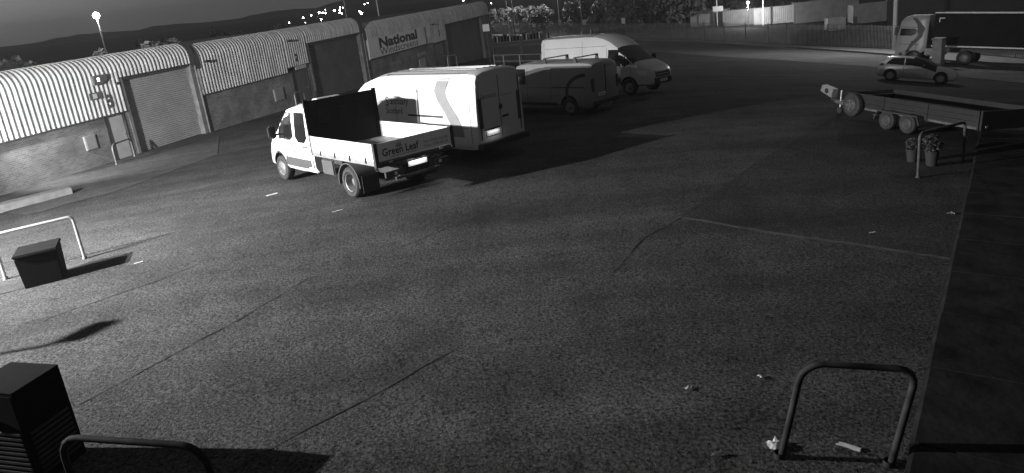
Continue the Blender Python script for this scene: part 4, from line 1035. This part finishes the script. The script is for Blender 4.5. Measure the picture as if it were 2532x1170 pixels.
YR = math.atan2(-17.1, 9.4)
container('grey container at the left of the far yard', 33.5, 118., YR + .6, 6., 2.5, 2.4, 0)
container('mid grey container second from the left in the far yard', 37.6, 113.6, YR + .6, 5.5, 2.5, 2.4, 2)
container('pale container behind the round topped lamp', 41.6, 111.2, YR + .7, 6., 2.6, 2.4, 1)
container('long grey container in the middle of the far yard', 46.5, 108, YR + .8, 9., 3.1, 2.4, 0)
container('pale site cabin towards the right of the far yard', 51.2, 99.5, YR + .9, 6., 2.6, 2.4, 1, 'site_cabin', 'cabin')
container('small bright white container near the far yard\'s right end', 44.3, 92.4, YR + .9, 2.1, 1.6, 1.6, 3)
container('raised pale cabin at the right end of the far yard', 56, 98, YR + .9, 7., 2.4, 2.4, 1, 'site_cabin', 'cabin', 1.4)
dk = thing('warehouse', 'big dark warehouse standing behind the fence and lorry', 'building', (46.5, 82., gcl(46.5, 82)), YR + .55)
ww = MB().box((0, 0, -1), (60, 18, 11)).obj('wall', mat('dark_cladding', .045, .7, var=.15, scale=.3), dk)
MB().box((-.3, -.3, 11), (60.3, 18.3, 11.6)).obj('roof', flash_m, dk)
for k in range(5): MB().box((3 + k * 11, -.04, 4.4), (12 + k * 11, .0, 7.6)).obj('wall_panel', mat('dull_panel', .09, .6, var=.1), dk)
wb_ = thing('sign_board', 'white board on posts in the far yard beside the pale column', 'sign', (36.2, 112.5, gcl(36.2, 112.5)), YR + .6)
MB().cbox((0, 0, 2.9), (1.6, .06, .8)).obj('board', mat('notice_white', .8, .5, var=.1), wb_)
for x in (-.7, .7): MB().box((x - .04, .03, -.2), (x + .04, .11, 3.3)).obj('post', dull_m, wb_)
for x, y, lb in ((14.2, 106.2, 'left one'), (18.8, 98.2, 'middle one'), (24.4, 88., 'right one')):
    pass
def fsign(x, y, label, h=1.6, w_=.7, hh=.5, mt=None):
    a = math.atan2(FENCE[3][1] - FENCE[2][1], FENCE[3][0] - FENCE[2][0])
    t = thing('fence_sign', label, 'sign', (x, y, gcl(x, y) + h), a, 'signs fixed to the palisade fence')
    MB().cbox((0, -.06, 0), (w_, .02, hh)).obj('plate', mt or mat('notice_white', .8), t)
fsign(10.6, 112.5, 'small sign fixed to the fence over the tall van\'s roof', 2.45, .9, .8, mat('notice_print', .5))
fsign(13.8, 106.8, 'second small sign on the fence over the tall van\'s roof', 2.5, .9, .8, mat('notice_print', .5))
fsign(18.3, 98.8, 'white sign on the fence right of the tall van\'s roof', 2.7, .8, .8)
fsign(3.8, 124.2, 'long sign plate on the fence above the dark racks', .9, 2.2, .5, mat('pale_plate', .42))
fsign(38.2, 58.4, 'square notice on the fence between the post and the lorry', 1.3, .9, .9, mat('pale_plate', .42))
# racks, white notice and handrail beyond the terrace
nb = thing('notice_board', 'small white notice on a post beside the far unit', 'sign', (-.8, 66., gcl(-.8, 66)))
MB().box((-.04, -.04, -.2), (.04, .04, 3.6)).obj('post', dark_m, nb); MB().cbox((0, -.06, 3.25), (.62, .03, .66)).obj('board', mat('notice_white', .8), nb)
def rack(label, x, y, rz, L, H):
    t = thing('stillage_rack', label, 'rack', (x, y, gcl(x, y)), rz, 'dark racks behind the handrail')
    for X in (0, L):
        for Y in (0, 1.1): MB().box((X - .06, Y - .06, -.2), (X + .06, Y + .06, H)).obj('upright', dark_m, t)
    for Z in (.6, 1.5, H - .5): MB().box((-.05, 0, Z), (L + .05, 1.1, Z + .1)).obj('shelf', dark_m, t)
    for k in range(int(L / .3)): MB().box((.1 + k * .3, -.02, H - .4), (.22 + k * .3, .9, H + random.uniform(.0, .25))).obj('stacked_frame', dull_m if k % 4 == 1 else mat('black_sheet', .008), t)
    MB().box((.02, .08, -.2), (L - .02, 1.05, H - .45)).obj('load', mat('black_sheet', .008, .9, spec=.05), t)
rack('dark rack of upright frames left of the tall van', -.3, 62.8, -.35, 2.6, 2.3)
rack('dark rack nearest the tall van\'s rear, behind the handrail', 2.3, 62., -.35, 2.2, 2.4)
hr_ = thing('handrail', 'pale two bar steel handrail between the far unit and the tall van', 'railing', (-.35, 57.2, gcl(-.35, 57.2)), math.atan2(-3.9, 3.9))
RL = 5.2
for z in (1.05, .55): MB().tube([(0, 0, z), (RL, 0, z + .02)], .035, 8).obj('rail', steel_m, hr_, 40)
for x in (0, 1.1, 2.9, RL): MB().tube([(x, 0, -.2), (x, 0, 1.05)], .035, 8).obj('post', steel_m, hr_, 40)
# concrete pillar beside the hatchback
pil = thing('concrete_pillar', 'square concrete gate pillar standing between the hatchback and the lorry', 'pillar', (30.5, 47.2, gcl(30.5, 47.2)), .6)
MB().box((-.3, -.3, -.3), (.3, .3, 1.9)).obj('shaft', mat('pillar_concrete', .22, .8, var=.2, scale=3.), pil, bevel=.02); MB().box((-.36, -.36, 1.9), (.36, .36, 2.02)).obj('cap', conc_m, pil, bevel=.02)

# ------------------------------------------------------------------ near things round the camera's own building
def along(a, b, t, off):
    d = Vector((b[0] - a[0], b[1] - a[1])).normalized(); n = Vector((d.y, -d.x)); p = Vector(a) + d * t + n * off
    return (p.x, p.y)
WA, WB_ = (2.96, 4.71), (8.08, 11.53)
rw = thing('office_wall', 'dark ribbed wall of the near building along the right edge', 'building', (WA[0], WA[1], gcl(*WA)), math.atan2(WB_[1] - WA[1], WB_[0] - WA[0]))
pl = MB(); prev = None; rows = []
for k in range(29):
    t = -4 + k * .7; p = along(WA, WB_, t, 0); z = gcl(*p) - gcl(*WA)
    rows.append((t, z))
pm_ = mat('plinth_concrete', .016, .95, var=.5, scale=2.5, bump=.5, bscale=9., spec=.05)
for k in range(len(rows) // 2):
    (ta, za), (tb_, zb) = rows[2 * k], rows[2 * k + 2] if 2 * k + 2 < len(rows) else rows[-1]
    if tb_ - ta < .1: continue
    j1, j2 = random.uniform(-.012, .012), random.uniform(-.01, .01)
    tb_ -= .015
    prof = [(.0 + j1, -.3), (j1, .13 + j2), (-.04 + j1, .17 + j2), (-1.0, .18 + j2), (-1.0, -.3)]
    vs = [(ta, y, za + zz) for y, zz in prof] + [(tb_, y, zb + zz) for y, zz in prof]
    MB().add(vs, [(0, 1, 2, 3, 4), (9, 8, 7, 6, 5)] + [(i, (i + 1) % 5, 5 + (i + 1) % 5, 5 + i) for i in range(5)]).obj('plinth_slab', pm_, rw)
wm = MB(); cols = []
x = -4.
while x < 15.:
    for dx, dy in ((0, 0), (.1, 0), (.13, .04), (.22, .04)): cols.append((x + dx, -1.0 + dy))
    x += .25
wm.add([(a, b, z) for a, b in cols for z in (-1.2, 6.)], [(2 * i, 2 * i + 2, 2 * i + 3, 2 * i + 1) for i in range(len(cols) - 1)])
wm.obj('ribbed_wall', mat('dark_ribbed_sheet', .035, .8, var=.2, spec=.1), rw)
cab = thing('steel_cabinet', 'black ribbed steel cabinet at the lower left corner', 'cabinet', (-4.72, 6.2, gcl(-4.72, 6.2)), R_(163))
MB().box((0, 0, -.1), (.62, .5, 1.02)).obj('case', mat('black_steel', .012, .9, spec=.05), cab)
for k in range(9): MB().box((.05, .505, .12 + k * .055), (.57, .518, .145 + k * .055)).obj('louvre', dark_m, cab)
MB().box((.03, .5, .05), (.59, .506, .98)).obj('door', mat('black_steel', .012), cab)
MB().cbox((.52, .52, .75), (.03, .03, .12)).obj('handle', dark_m, cab)
for k in range(9): MB().box((-.012, .04, .1 + k * .055), (.0, .46, .125 + k * .055)).obj('louvre', dark_m, cab)
bx_ = thing('waste_bin', 'black square bin beside the hoop barrier at the left edge', 'bin', (-8.9, 12.72, gcl(-8.9, 12.72)), R_(206))
MB().add([(0, 0, 0), (.62, 0, 0), (.62, .6, 0), (0, .6, 0), (-.03, -.03, .62), (.65, -.03, .62), (.65, .63, .62), (-.03, .63, .62)], [(0, 3, 2, 1), (4, 5, 6, 7), (0, 1, 5, 4), (1, 2, 6, 5), (2, 3, 7, 6), (3, 0, 4, 7)]).obj('body', mat('black_steel', .018), bx_, bevel=.02)
MB().box((-.05, -.05, .62), (.67, .65, .68)).obj('lid', mat('black_steel', .018), bx_, bevel=.02)
ks = thing('concrete_block', 'long low concrete block lying near the far left wall', 'block', (-14.72, 22.38, gcl(-14.72, 22.38)), math.atan2(21.15 - 22.38, -16.04 + 14.72))
MB().box((0, -.25, -.15), (2.6, .25, .24)).obj('block', mat('grey_block', .14, .85, var=.2), ks, bevel=.02)
# plant pots beside the right-hand hoop
def pot(label, x, y, r, h, ball):
    t = thing('plant_pot', label, 'plant pot', (x, y, gcl(x, y)), 0, 'pots by the right wall')
    MB().lathe_z([(0, 0), (r * .75, 0), (r, h), (r * 1.06, h), (r * 1.06, h - .03), (r * .95, h - .05), (0, h - .06)], (0, 0, 0), 18).obj('pot', mat('pot_clay', .03, .8), t, 40)
    cm2 = crown_mesh(500, int(x * 100), [((0, 0, h + ball * .8), (ball, ball, ball))], .16) 
    cm2.v = [tuple(v) for v in cm2.v]
    cm2.obj('foliage', mat('pot_leaf', .04, .7, var=.3), t)
pot('darker small plant pot left of the hoop barrier\'s leg', 8.98, 14.63, .13, .3, .13)
pot('pale plant pot under the hoop barrier with a round plant', 9.15, 14.2, .14, .34, .2)
# litter
paper_m = mat('litter_paper', .5, .8, var=.15, scale=12.)
def scrap(label, x, y, sx, sy, rz, fold=.02, seed=0):
    rnd = random.Random(seed); n = 4
    vs = [((i / n - .5) * sx * rnd.uniform(.85, 1.1), (j / n - .5) * sy * rnd.uniform(.85, 1.1), .012 + rnd.uniform(0, fold)) for j in range(n + 1) for i in range(n + 1)]
    o = MB().add(vs, [(j * (n + 1) + i, j * (n + 1) + i + 1, (j + 1) * (n + 1) + i + 1, (j + 1) * (n + 1) + i) for j in range(n) for i in range(n)]).obj('paper_scrap', paper_m)
    o.location = (x, y, gcl(x, y)); o.rotation_euler = (0, 0, rz)
    tag(o, label, 'litter', 'paper litter on the asphalt'); return o
scrap('crumpled paper round the left leg of the near hoop barrier', 2.02, 5.14, .17, .13, .3, .05, 1)
scrap('flat strip of card lying inside the near hoop barrier', 2.66, 5.06, .19, .06, -.75, .006, 2)
scrap('bent paper strip at the bottom, left of the near hoop barrier', 1.5, 5.1, .12, .03, .35, .03, 3)
scrap('small pale paper scrap above the near hoop barrier\'s left leg', 2.34, 6.28, .07, .06, .2, .02, 4)
scrap('faint paper scrap further left of the near hoop barrier', 1.55, 6.19, .08, .04, .5, .02, 5)
scrap('thin bright scrap far off towards the right wall', 5.69, 10.24, .12, .03, .1, .01, 6)
scrap('pale scrap against the foot of the right wall', 7.4, 10.9, .12, .08, .2, .03, 7)
scrap('bright scrap by the repair patch at the left', -7.4, 12.55, .16, .04, .6, .01, 8)
scrap('pale flattened scrap in front of the tipper\'s front wheel', -6.2, 17.0, .3, .12, .6, .01, 9)
scrap('thin scrap beside the tipper\'s rear wheel', -3.95, 14.55, .22, .05, .5, .01, 10)

# low uneven ridge beyond the town
hv = []; rr_ = random.Random(3); ph_ = [rr_.uniform(0, 6.28) for _ in range(6)]
for i in range(121):
    x = -890 + i * 14; hgt = 4 + 3 * math.sin(x * .006 + ph_[0]) + 2 * math.sin(x * .017 + ph_[1]) + 1.5 * math.sin(x * .05 + ph_[2]) + rr_.uniform(0, 2.5)
    yb = 820 + 60 * math.sin(x * .004 + ph_[3])
    for dy, f in ((-160, 0.), (-60, .6), (0, 1.), (90, .7), (260, 0.)): hv.append((x, yb + dy, -10 + (max(hgt, 2) + 6) * f))
struct(MB().add(hv, [(i * 5 + k, (i + 1) * 5 + k, (i + 1) * 5 + k + 1, i * 5 + k + 1) for i in range(120) for k in range(4)]).obj('hills', mat('dark_hillside', .06, .9, var=.5, scale=.02), None, 60))

# ------------------------------------------------------------------ night air: thin mist that lifts the far land and rings the lamps
hm = bpy.data.materials.new('mist'); hm.use_nodes = True
hm.node_tree.nodes.remove(hm.node_tree.nodes['Principled BSDF'])
pv = hm.node_tree.nodes.new('ShaderNodeVolumePrincipled'); pv.inputs['Color'].default_value = (.9, .9, .9, 1); pv.inputs['Density'].default_value = .00045; pv.inputs['Anisotropy'].default_value = .3
hm.node_tree.links.new(pv.outputs[0], hm.node_tree.nodes['Material Output'].inputs['Volume'])
hz_ = MB().box((-960, -110, -16), (960, 1640, 34)).obj('haze', hm); hz_['kind'] = 'stuff'
